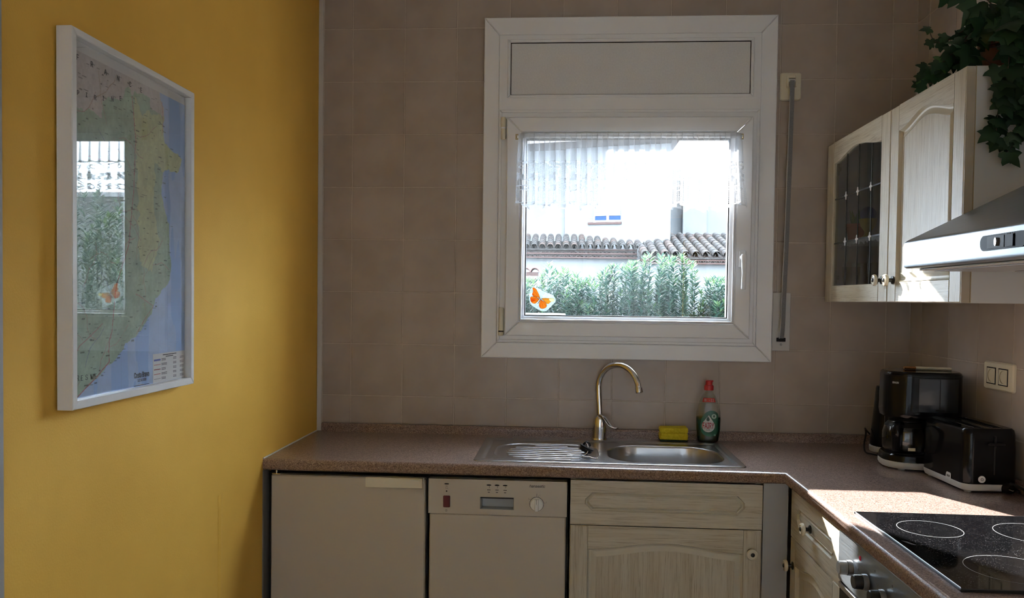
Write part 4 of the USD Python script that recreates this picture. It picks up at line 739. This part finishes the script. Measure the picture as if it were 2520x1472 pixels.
col = np.zeros((NZ, NA, 3)); nz = meshkit.fbm(P3 * 25, 4, 3)[..., None]; fine = meshkit.fbm(P3 * 160, 3, 4)[..., None]
col[:] = np.array([.43, .57, .82]) * (.85 + .3 * nz); deep = (meshkit.fbm(P3 * np.array([30, 6, 1]), 3, 8)[..., None] > .56) & ~land[..., None]
col = np.where(deep, np.array([.33, .50, .82]), col)
col[land] = (np.array([.38, .52, .42]) * (.72 + .55 * nz))[land]; col[low_] = (np.array([.56, .63, .40]) * (.8 + .4 * nz))[low_]; col[france] = (np.array([.58, .55, .56]) * (.85 + .3 * nz))[france]
col[land] *= (.85 + .3 * fine)[land]
def stroke(pts, c, w, wig=.004):
    L = LineString(pts).segmentize(.004); q = np.array(L.coords); o = meshkit.fbm(np.c_[q * 45, 0 * q[:, :1]], 2, 21) - .5; q = q + o[:, None] * wig
    m = shapely.contains_xy(LineString(q).buffer(w), aa, zz_); col[m] = c
RD = random.Random(11)
for _ in range(34):
    x, z = RD.uniform(-1.68, -1.3), RD.uniform(1.26, 1.93); g_ = RD.uniform(0, 6.3); pts = [(x, z)]
    for k in range(5): g_ += RD.uniform(-.6, .6); x += .022 * math.cos(g_); z += .022 * math.sin(g_); pts.append((x, z))
    L = [p for p in pts if shapely.contains_xy(Polygon(coast + [(-1.80, 1.22), (-1.80, 1.95)]), *p)]
    if len(L) > 2: stroke(L, RD.choice([(.42, .34, .28), (.44, .30, .28), (.24, .30, .42), (.40, .38, .30)]), .0009)
stroke([(-1.665, 1.238), (-1.589, 1.277), (-1.55, 1.30), (-1.552, 1.323), (-1.549, 1.349), (-1.537, 1.369), (-1.533, 1.405), (-1.52, 1.47), (-1.47, 1.56), (-1.45, 1.68), (-1.44, 1.80), (-1.455, 1.90)], (.40, .14, .16), .0013)
stroke([(-1.69, 1.30), (-1.66, 1.34), (-1.62, 1.36), (-1.575, 1.385)], (.44, .22, .22), .0010); stroke([(-1.44, 1.355), (-1.40, 1.39), (-1.36, 1.42), (-1.44, 1.45)], (.44, .20, .20), .0009); stroke([(-1.32, 1.92), (-1.312, 1.87), (-1.318, 1.84)], (.45, .15, .18), .0010)
for _ in range(430):                                            # place names too small to read in the photograph: short dark dashes
    x, z = RD.uniform(MA + .004, -1.23), RD.uniform(1.245, 1.93); i = int((z - MZ0) / (MZ1 - MZ0) * (NZ - 1)); j = int((x - MA) / (MB - MA) * (NA - 1))
    near = land[i, max(0, j - 8):j + 8].any()
    if near and j < NA - 12: L = RD.randint(3, 9); col[i:i + RD.choice((1, 1, 2)), j:j + L] *= RD.uniform(.25, .5)
for x in (-1.50, -1.435, -1.335): j = int((x - MA) / (MB - MA) * (NA - 1)); col[:, j] *= .88
for z in (1.42, 1.56, 1.74): i = int((z - MZ0) / (MZ1 - MZ0) * (NZ - 1)); col[i] *= 1.08
vt = np.stack([np.full(aa.size, .0184), aa.ravel(), zz_.ravel()], 1) - fm_.loc; idx = np.arange(NA * NZ).reshape(NZ, NA)
q_ = np.stack([idx[:-1, :-1], idx[:-1, 1:], idx[1:, 1:], idx[1:, :-1]], -1).reshape(-1, 4)
MAPM = mat('map_print', {'a': ('attribute', {'attribute': 'print'}), 'p': ('principled_bsdf', {'roughness': .6, 'specular_ior_level': .3})}, [('a.color', 'p.base_color')])
ms = usdkit.mesh(stage, fresh(fm_.path, 'map_sheet'), (vt, q_), MAPM)
UsdGeom.PrimvarsAPI(ms).CreatePrimvar('print', Sdf.ValueTypeNames.Color3fArray, 'vertex').Set(Vt.Vec3fArray.FromNumpy(col.reshape(-1, 3).astype(np.float32)))
INK = plain('map_ink', (.03, .035, .05), .6); PAPER = '/World/Looks/mat_white'
def on_map(m, a, z): return put(move(m, a, z, .0187), LEFT)
part(fm_, 'legend_box', on_map(ext(sbox(-1.3625, IZ0 + .001, IB - .0005, 1.3045), 0, .0003), 0, 0), PAPER, False, True)
for k, (c, w) in enumerate((((.08, .12, .5), .0022), ((.6, .3, .3), .0011), ((.30, .04, .06), .0011), ((.5, .15, .15), .0009), ((.25, .25, .25), .0007))):
    z = 1.289 - .0115 * k; lm = plain(f'legend_ink_{k}', c, .6)
    part(fm_, 'legend_line', on_map(ext(sbox(-1.358, z - w, -1.326, z + w), .0003, .0005), 0, 0), lm, False, True)
    for a0, a1 in ((-1.321, -1.300 + .006 * (k % 2)), (-1.262, -1.245), (-1.226, -1.206)):
        for dz in (.0016, -.0016): part(fm_, 'legend_text', on_map(ext(sbox(a0, z + dz - .0007, a1, z + dz + .0007), .0003, .0005), 0, 0), INK, False, True)
for a0, a1, z in ((-1.315, -1.245, 1.3000), (-1.300, -1.262, 1.2955)): part(fm_, 'legend_text', on_map(ext(sbox(a0, z - .0011, a1, z + .0011), .0003, .0005), 0, 0), INK, False, True)
part(fm_, 'lettering', on_map(words('Costa Brava', .0120, .0003, True, .068), -1.4485, 1.2545), INK, False, True)
part(fm_, 'lettering', on_map(words('1:150.000', .0065, .0003, False, .040), -1.4335, 1.2445), INK, False, True)
part(fm_, 'scale_bar', on_map(ext(sbox(-1.448, 1.2352, -1.380, 1.2366), 0, .0003), 0, 0), INK, False, True)
part(fm_, 'scale_bar', on_map(ext(sbox(-1.430, 1.2366, -1.405, 1.2376), 0, .0003), 0, 0), PAPER, False, True)
for s_, pos, h in (('FRANCE', [(-1.664, 1.927), (-1.615, 1.927), (-1.565, 1.925), (-1.516, 1.925), (-1.466, 1.925), (-1.418, 1.924)], .011), ('PIRINE', [(-1.662, 1.856), (-1.631, 1.859), (-1.602, 1.861), (-1.571, 1.867), (-1.538, 1.874), (-1.505, 1.883)], .0095), ('MARESME', [(-1.690, 1.2775), (-1.677, 1.277), (-1.665, 1.276), (-1.651, 1.275), (-1.635, 1.275), (-1.617, 1.274), (-1.602, 1.274)], .011)):
    for c, (a, z) in zip(s_, pos): part(fm_, 'lettering', on_map(words(c, h, .0003, s_ != 'MARESME'), a - .004, z - h / 2), INK if s_ != 'MARESME' else plain('map_ink_pale', (.10, .13, .14), .6), False, True)

# ------------------------------------------------------------------ ivy in a terracotta pot on the wall cupboard
iv = thing('potted_ivy', 'trailing dark green ivy in a terracotta pot on top of the wall cupboard', 'plant', (2.165, -1.005, 2.0530))
part(iv, 'pot', lathe([(0, 0), (.046, 0), (.060, .075), (.066, .076), (.067, .098), (.060, .098), (.056, .08), (0, .08)], 26), mottled('terracotta', (.11, .045, .026), (.15, .065, .038), 12., .8), 30)
part(iv, 'soil', move(lathe([(0, 0), (.0565, 0), (.04, .006), (0, .009)], 20), 0, 0, .081), plain('soil', (.03, .02, .015), .9), 30)
RI = random.Random(5)
leafm = [mat(f'ivy_leaf_{k}', {'p': ('principled_bsdf', {'base_color': c, 'roughness': .42, 'specular_ior_level': .35}), 't': ('translucent_bsdf', {'color': tuple(1.6 * x for x in c)}), 'x': ('mix_closure', {'fac': .15})}, [('p.BSDF', 'x.closure1'), ('t.BSDF', 'x.closure2')], surface='x.closure') for k, c in enumerate(((.012, .036, .014), (.016, .044, .018), (.022, .060, .022), (.075, .16, .05)))]
outline = [(0, -.02), (.13, -.20), (.34, -.26), (.47, -.12), (.40, .06), (.56, .22), (.62, .40), (.40, .42), (.26, .46), (.18, .66), (0, .98)]
outline = outline + [(-x, y) for x, y in outline[-2:0:-1]]
def ivy_leaf(size, bend):
    c = np.array([(0., .15)]); o = np.array(outline); mid = o * .55 + c * .45; p = np.vstack([c, mid, o]); n = len(o)
    z = -.30 * np.abs(p[:, 0]) ** 1.3 * bend + .16 * (p[:, 1] - .15) * (1 - 1.6 * np.maximum(p[:, 1], 0)) * bend; v = np.c_[p, z] * size
    f = [[0, 1 + i, 1 + (i + 1) % n] for i in range(n)] + [q for i in range(n) for q in ([1 + i, 1 + n + i, 1 + n + (i + 1) % n], [1 + i, 1 + n + (i + 1) % n, 1 + (i + 1) % n])]
    return trimesh.Trimesh(v, np.array(f), process=False)
def set_leaf(pos, dirn, nrm, size, m):
    d = np.array(dirn, float); d /= np.linalg.norm(d); n = np.array(nrm, float); n -= d * (n @ d); n /= np.linalg.norm(n); x = np.cross(d, n)
    lf = ivy_leaf(size, RI.uniform(.5, 1.3)); P = np.asarray(lf.vertices) @ np.stack([x, d, n]) + np.array(pos)
    for _ in range(3):
        b = (P[:, 2] < 2.054) & (P[:, 0] > 2.008) & (P[:, 1] > -1.1265)
        if not b.any(): break
        s_ = [(2.0545 - P[b, 2].min(), (0, 0, 1)), (P[b, 0].max() - 2.0075, (-1, 0, 0)), (P[b, 1].max() + 1.1270, (0, -1, 0))]; q = min(s_, key=lambda t: t[0]); P = P + np.array(q[1]) * q[0]
    lf.vertices = P - iv.loc
    part(iv, 'ivy_leaf', lf, m, 50)
def vine(pts, step, size, out, taper=.5, jit=.02, start=0):
    S = spline(pts, 60); L = np.r_[0, np.cumsum(np.linalg.norm(np.diff(S, axis=0), axis=1))]
    part(iv, 'stem', tube(S - iv.loc, np.linspace(.0026, .0012, 60), 7), '/World/Looks/ivy_stem', 60)
    t = start
    while t < L[-1]:
        f = t / L[-1]; p = np.array([np.interp(t, L, S[:, k]) for k in range(3)]); j = np.array([RI.uniform(-jit, jit), RI.uniform(-jit * .6, jit * .4), RI.uniform(-jit, jit)])
        dr = np.array([RI.uniform(-1, 1), RI.uniform(-.4, .1), RI.uniform(-1.1, .15)]) + np.array(out) * .5
        sz = 1.14 * size * (1 - (1 - taper) * f) * RI.uniform(.75, 1.15); n = np.array([RI.uniform(-.5, .3), -1, RI.uniform(-.1, .9)])
        k = 3 if sz < size * .45 or RI.random() < .03 else RI.choice((0, 0, 1, 1, 2)); set_leaf(p + j, dr, n, sz, leafm[k]); t += step * .82 * RI.uniform(.7, 1.3)
plain('ivy_stem', (.05, .03, .02), .6)
C0 = np.array([2.165, -1.005, 2.14])
def V3(*p): return np.array(p, float)
vine([C0, V3(2.10, -.99, 2.19), V3(2.06, -.96, 2.14), V3(2.045, -.92, 2.085), V3(2.03, -.86, 2.075)], .017, .058, (-.6, 0, -.2))
vine([C0, V3(2.09, -1.03, 2.17), V3(2.035, -.98, 2.12), V3(2.03, -.90, 2.105), V3(2.045, -.82, 2.10), V3(2.05, -.77, 2.085)], .020, .055, (-.7, 0, -.3))
vine([C0, V3(2.09, -.93, 2.20), V3(2.06, -.86, 2.19), V3(2.055, -.82, 2.215), V3(2.055, -.80, 2.245)], .030, .040, (-.5, 0, .4), .6)
vine([C0, V3(2.13, -1.02, 2.22), V3(2.10, -1.0, 2.27), V3(2.07, -.98, 2.29), V3(2.03, -.97, 2.27)], .026, .062, (-.4, 0, .1), .8)
vine([C0, V3(2.17, -1.05, 2.24), V3(2.20, -1.08, 2.27), V3(2.25, -1.1, 2.26)], .020, .066, (.2, -.2, .2), .8)
vine([C0, V3(2.20, -1.08, 2.21), V3(2.23, -1.13, 2.15), V3(2.23, -1.15, 2.02), V3(2.22, -1.155, 1.93)], .014, .062, (.1, -.2, -.6), .8)
vine([C0, V3(2.13, -1.10, 2.20), V3(2.10, -1.15, 2.10), V3(2.085, -1.16, 1.99), V3(2.07, -1.155, 1.89), V3(2.085, -1.15, 1.84)], .0135, .060, (-.2, -.2, -.7), .62)
vine([C0, V3(2.17, -1.11, 2.18), V3(2.15, -1.16, 2.05), V3(2.14, -1.165, 1.92), V3(2.12, -1.16, 1.86), V3(2.095, -1.155, 1.825)], .0125, .060, (.0, -.2, -.7), .6)
vine([C0, V3(2.20, -1.10, 2.16), V3(2.18, -1.17, 2.02), V3(2.17, -1.17, 1.90), V3(2.165, -1.16, 1.89)], .013, .060, (.1, -.2, -.7), .7)
for k in range(80):
    a, r, z = RI.uniform(0, 2 * PI), RI.uniform(.05, .12), RI.uniform(2.09, 2.25)
    set_leaf(C0 * [1, 1, 0] + V3(r * math.cos(a), -.03 + r * math.sin(a) * .9, z), V3(RI.uniform(-1, 1), RI.uniform(-.6, .2), RI.uniform(-1, .3)), V3(RI.uniform(-.5, .4), -1, RI.uniform(0, .8)), RI.uniform(.045, .068), leafm[RI.choice((0, 0, 1, 1, 2))])

# ------------------------------------------------------------------ outside the window
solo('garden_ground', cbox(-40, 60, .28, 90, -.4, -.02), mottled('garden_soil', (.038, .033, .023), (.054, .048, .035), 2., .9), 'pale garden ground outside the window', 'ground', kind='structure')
solo('porch_pillar', cbox(.12, .632, .62, .95, -.02, 3.2, .01), plain('white_render', (.154, .150, .142), .85), 'unseen white rendered pillar outside left of the window that shades the hob', 'pillar', smooth=False)  # unseen blocker, placed to cast the sun's shadow edge on the hob
# neighbour's house: rendered walls, a low tiled roof in front, a higher block behind
nh = thing('neighbour_house', 'white rendered neighbouring house with low clay tiled roofs seen through the window', 'house', (2.5, 19.5, 0))
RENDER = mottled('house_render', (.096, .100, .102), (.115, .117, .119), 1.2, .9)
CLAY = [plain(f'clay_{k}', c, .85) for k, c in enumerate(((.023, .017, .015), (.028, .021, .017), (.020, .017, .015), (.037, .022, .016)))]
FASCIA = plain('cornice_red', (.042, .020, .016), .85); MORT = plain('cornice_mortar', (.033, .026, .023), .9)
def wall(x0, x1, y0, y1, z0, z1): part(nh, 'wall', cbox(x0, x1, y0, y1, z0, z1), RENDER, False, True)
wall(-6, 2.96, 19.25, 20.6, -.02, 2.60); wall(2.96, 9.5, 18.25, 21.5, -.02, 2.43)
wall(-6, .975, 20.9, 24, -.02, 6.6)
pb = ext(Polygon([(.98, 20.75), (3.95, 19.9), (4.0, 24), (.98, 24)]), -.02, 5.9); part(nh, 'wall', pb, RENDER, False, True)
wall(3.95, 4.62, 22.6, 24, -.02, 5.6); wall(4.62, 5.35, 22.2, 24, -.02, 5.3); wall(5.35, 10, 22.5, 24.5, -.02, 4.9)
part(nh, 'upper_eave', loft([np.array([(-6, 20.2, 5.62), (-6, 20.2, 8.7), (-6, 24, 9.0), (-6, 24, 5.62)]), np.array([(4.2, 19.4, 6.02), (4.2, 19.4, 8.7), (4.2, 24, 9.0), (4.2, 24, 6.02)])], True, True), plain('eave_soffit', (.135, .115, .11), .9), False, True)
wn = thing_door(Thing(nh.path, nh.loc)) if False else sub(nh, 'window')
dx, dy = 2.97, -.85; ln = math.hypot(dx, dy); ang = math.degrees(math.atan2(dy, dx))
def on_block(m): return turn(put(m, BACK), ang).apply_translation([.98, 20.75, 0])     # (a along the slanted front, b = z, d outwards)
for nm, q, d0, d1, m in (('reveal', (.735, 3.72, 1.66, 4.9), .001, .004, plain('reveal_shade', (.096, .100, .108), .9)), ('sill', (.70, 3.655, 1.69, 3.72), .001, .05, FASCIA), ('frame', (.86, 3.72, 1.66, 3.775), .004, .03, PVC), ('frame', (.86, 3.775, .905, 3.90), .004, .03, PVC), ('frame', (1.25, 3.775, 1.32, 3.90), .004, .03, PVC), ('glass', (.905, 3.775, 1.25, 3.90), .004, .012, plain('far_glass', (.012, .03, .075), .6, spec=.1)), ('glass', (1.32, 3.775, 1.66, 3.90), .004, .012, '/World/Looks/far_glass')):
    part(wn, nm, on_block(ext(sbox(*q), d0, d1)), m, False, True)
for k in range(20): part(wn, 'shutter_slat', on_block(ext(sbox(.87, 3.902 + .05 * k, 1.655, 3.948 + .05 * k), .004, .024)), plain('slat_white', (.127, .135, .138), .6) if k == 0 else '/World/Looks/slat_white', False, True)
def half_tile(r0, r1, L, th=.012, n=7):
    rg = []
    for y, r in ((0, r0), (L, r1)):
        rg.append(np.array([(r * math.cos(t), y, r * math.sin(t)) for t in np.linspace(0, PI, n)] + [((r - th) * math.cos(t), y, (r - th) * math.sin(t)) for t in np.linspace(PI, 0, n)]))
    m = loft(rg, False, False); N = 2 * n
    fr_ = [[i, N - 1 - i, N - 2 - i] for i in range(n - 1)] + [[i, N - 2 - i, i + 1] for i in range(n - 1)]
    m.faces = np.vstack([m.faces, fr_, [[c + N, b + N, a + N] for a, b, c in fr_]]); return m
RO = random.Random(9)
def roof(x0, nc, pitch, y0, z0, slope, expo, rows, xr_=.34):
    part(nh, 'roof_deck', loft([np.array([(x, y0 + y, z0 - .035 + y * slope - d) for y, d in ((-.08, 0), (-.08, .02), (expo * 9.2, .02), (expo * 9.2, 0))]) for x in (x0 - .15, x0 + nc * pitch)], True, True), CLAY[2], False, True) if False else None
    base = half_tile(pitch * .43, pitch * .37, expo * 1.18); an = math.degrees(math.atan(slope)); pan = half_tile(pitch * .40, pitch * .34, expo * 1.15, .010)
    pan.vertices = np.asarray(pan.vertices) * [1, 1, -1]
    for c in range(nc):
        x = x0 + c * pitch
        for r in range(rows(x)):
            q = turn(base, an, (1, 0, 0)); j = RO.uniform(-.006, .006)
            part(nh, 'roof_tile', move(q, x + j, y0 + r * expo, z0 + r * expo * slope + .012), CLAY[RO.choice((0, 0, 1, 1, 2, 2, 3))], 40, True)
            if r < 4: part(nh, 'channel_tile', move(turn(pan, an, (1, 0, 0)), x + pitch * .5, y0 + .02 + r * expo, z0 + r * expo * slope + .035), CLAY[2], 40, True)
    top_ = rows(x0 + pitch * nc * .3)
roof(-.30, 16, .2205, 19.0, 2.885, .31, .205, lambda x: 6 if x < 1.35 else max(3, 6 - int((x - 1.0) / .5)))
roof(3.08, 14, .262, 18.0, 2.635, .235, .36, lambda x: min(9, 3 + int(max(0, x - 3.0) / .165)))
part(nh, 'roof_deck', loft([np.array([(x, y, z) for y, z in ((19.05, 2.86), (20.7, 3.18), (20.7, 3.10), (19.05, 2.82))]) for x in (-6, 1.3)], True, True), CLAY[2], False, True)
part(nh, 'roof_deck', loft([np.array([(x, y, z) for y, z in ((18.05, 2.60), (18.0 + L, 2.60 + L * .235), (18.0 + L, 2.5 + L * .235), (18.05, 2.55))]) for x, L in ((2.96, .9), (4.2, 3.3), (9.5, 3.3))], True, True), CLAY[2], False, True)
for k in range(9): part(nh, 'ridge_tile', move(turn(half_tile(.095, .085, .46, .015), -90, (0, 0, 1)), 4.05 + .40 * k, 21.25, 3.36 + .012 * (k % 2)), FASCIA if k % 3 else CLAY[3], 40, True)
def cornice(x0, x1, y, z0, z1, n):
    h = (z1 - z0); zm = z0 + h * .5
    for z in (z0, zm, z1): part(nh, 'cornice_board', cbox(x0, x1, y - .12, y + .06, z - .018, z + .018), FASCIA, False, True)
    part(nh, 'cornice_back', cbox(x0, x1, y - .06, y + .06, z0, z1), MORT, False, True)
    p = (x1 - x0) / n
    for row, z in ((0, z0 + .018), (1, zm + .018)):
        for k in range(n):
            part(nh, 'cornice_tile', move(half_tile(p * .46, p * .46, .05, .016, 6), x0 + p * (k + .5 * (row + 1) % 1 + .25), y - .115, z), CLAY[k % 3], 40, True)
cornice(-.55, 2.96, 19.2, 2.62, 2.84, 31); cornice(2.96, 6.6, 18.2, 2.44, 2.60, 27)
ra = thing('annex_house', 'long flat-roofed pale building beyond the garden to the right', 'building', (16, 23, 0)); part(ra, 'wall', cbox(10.2, 24, 22.5, 26, -.02, 4.65), plain('annex_render', (.077, .077, .077), .9), False, True); part(ra, 'parapet', cbox(10.1, 24.1, 22.4, 22.6, 4.65, 4.8), plain('parapet_grey', (.3, .3, .3), .9), False, True)
gp = thing('gate_pillar', 'garden gate pillar capped with red clay tiles behind the oleander', 'pillar', (.36, 12.1, 0))
part(gp, 'shaft', cbox(.24, .475, 12.0, 12.25, -.02, 1.885, .005), FASCIA, False, True); part(gp, 'band', cbox(.22, .495, 11.98, 12.27, 1.845, 1.895, .004), plain('band_pale', (.115, .108, .100), .9), False, True)
for x in (.265, .435): part(gp, 'cap_tile', move(half_tile(.088, .080, .34, .014), x, 11.96, 1.965), plain('cap_red', (.069, .027, .021), .85) if x < .3 else '/World/Looks/cap_red', 40, True)
part(gp, 'cap_block', cbox(.20, .50, 12.0, 12.26, 1.895, 1.965), FASCIA, False, True)
gw = thing('garden_wall', 'low garden wall with pale stone coping under the butterfly sticker', 'wall', (-.6, 6.0, 0))
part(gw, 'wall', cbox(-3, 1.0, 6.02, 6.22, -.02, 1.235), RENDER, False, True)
for k in range(8): part(gw, 'coping_stone', cbox(-2.96 + .50 * k, -2.48 + .50 * k, 5.97, 6.27, 1.235, 1.285 + .008 * (k % 3), .012), plain(f'coping_{k % 3}', (.11 + .01 * (k % 3), .10, .09), .9) if k < 3 else f'/World/Looks/coping_{k % 3}', False, True)

LEAFG = [mat(f'oleander_leaf_{k}', {'d': ('principled_bsdf', {'base_color': c, 'roughness': .42}), 't': ('translucent_bsdf', {'color': tuple(1.25 * x for x in c)}), 'x': ('mix_closure', {'fac': .38})}, [('d.BSDF', 'x.closure1'), ('t.BSDF', 'x.closure2')], surface='x.closure') for k, c in enumerate(((.017, .042, .034), (.024, .056, .036), (.050, .092, .040)))]
RG = np.random.default_rng(4)
hx_, hz_ = [-1, .3, .47, .62, .78, .9, 1.03, 1.25, 1.45, 1.62, 1.85, 2.02, 2.17, 2.35, 2.5, 2.67, 2.8, 2.97, 3.2, 3.6, 5], [1.5, 1.62, 1.72, 1.70, 1.92, 1.80, 1.89, 1.70, 1.76, 1.90, 1.92, 1.97, 2.08, 2.02, 2.02, 2.08, 1.88, 1.74, 1.76, 1.72, 1.7]
def shrub(name, label, xa, xb, ya, yb, stems, top_fn, group=None, leaf=(.085, .125), per=1.0, zmin=.95):
    t = thing(name, label, 'shrub', ((xa + xb) / 2, (ya + yb) / 2, 0)); V, F, M = [[], [], []], [[], [], []], [0, 0, 0]; st = []
    for s in range(stems):
        x, y = RG.uniform(xa, xb), RG.uniform(ya, yb); H = top_fn(x, y) * (1 if RG.random() < .4 else RG.uniform(.62, .96)); lean = RG.normal(0, .10, 2)
        st.append(tube([(x - lean[0] * .6, y - lean[1] * .6, 0), (x - lean[0] * .3, y - lean[1] * .3, H * .5), (x, y, H * .97)], np.array([.007, .005, .002]), 5))
        z = H; whorl = 0
        while z > max(zmin, H - 1.0):
            top = H - z; n = 3 if top > .05 else 5; a0 = RG.uniform(0, 6.28); cx, cy = x - lean[0] * .3 * (top / max(H * .5, .1)), y - lean[1] * .3 * (top / max(H * .5, .1))
            for k in range(n):
                a = a0 + 2 * PI * k / n + RG.normal(0, .2); L = RG.uniform(*leaf) * (.7 if top < .04 else 1); up_ = (1.1 if top < .06 else RG.uniform(.25, .85)); d = np.array([math.cos(a), math.sin(a), up_]); d /= np.linalg.norm(d)
                w = np.array([-math.sin(a), math.cos(a), 0]) * L * .115; b = np.array([cx, cy, z]); nrm = np.cross(w, d); nrm /= np.linalg.norm(nrm); dz = -nrm * L * .10 * (1 if nrm[2] > 0 else -1)
                g = 2 if top < .10 and RG.random() < .6 else (1 if RG.random() < .35 else 0); o = M[g]
                V[g] += [b, b + d * L * .35 + w, b + d * L * .35 - w, b + d * L * .75 + w * .7 + dz * .5, b + d * L * .75 - w * .7 + dz * .5, b + d * L + dz]; F[g] += [[o, o + 1, o + 2], [o + 1, o + 3, o + 4], [o + 1, o + 4, o + 2], [o + 3, o + 5, o + 4]]; M[g] += 6
            z -= .026 / per
    for k in range(3):
        if V[k]: part(t, 'foliage', trimesh.Trimesh(np.array(V[k]), np.array(F[k]), process=False), LEAFG[k], False, True, kind='stuff', label=('grey-green older leaves', 'mid green leaves', 'bright green young shoots')[k])
    part(t, 'stem', cat_(st), plain(name + label[:3].replace(' ', '') + '_bark', (.012, .022, .012), .9), True, True, kind='stuff')
    return t
tf = lambda x, y: np.interp(x, hx_, hz_)
shrub('oleander_hedge', 'leafy green oleander hedge growing outside the window', -.2, 4.4, 7.6, 9.1, 500, tf, leaf=(.10, .15), per=.85)
shrub('garden_tree', 'tall bushy garden shrub far right outside, mirrored in the map glass', 4.9, 7.6, 7.4, 8.8, 120, lambda x, y: 3.0 - .45 * abs(x - 6.1), leaf=(.10, .16), zmin=.6, per=.6)
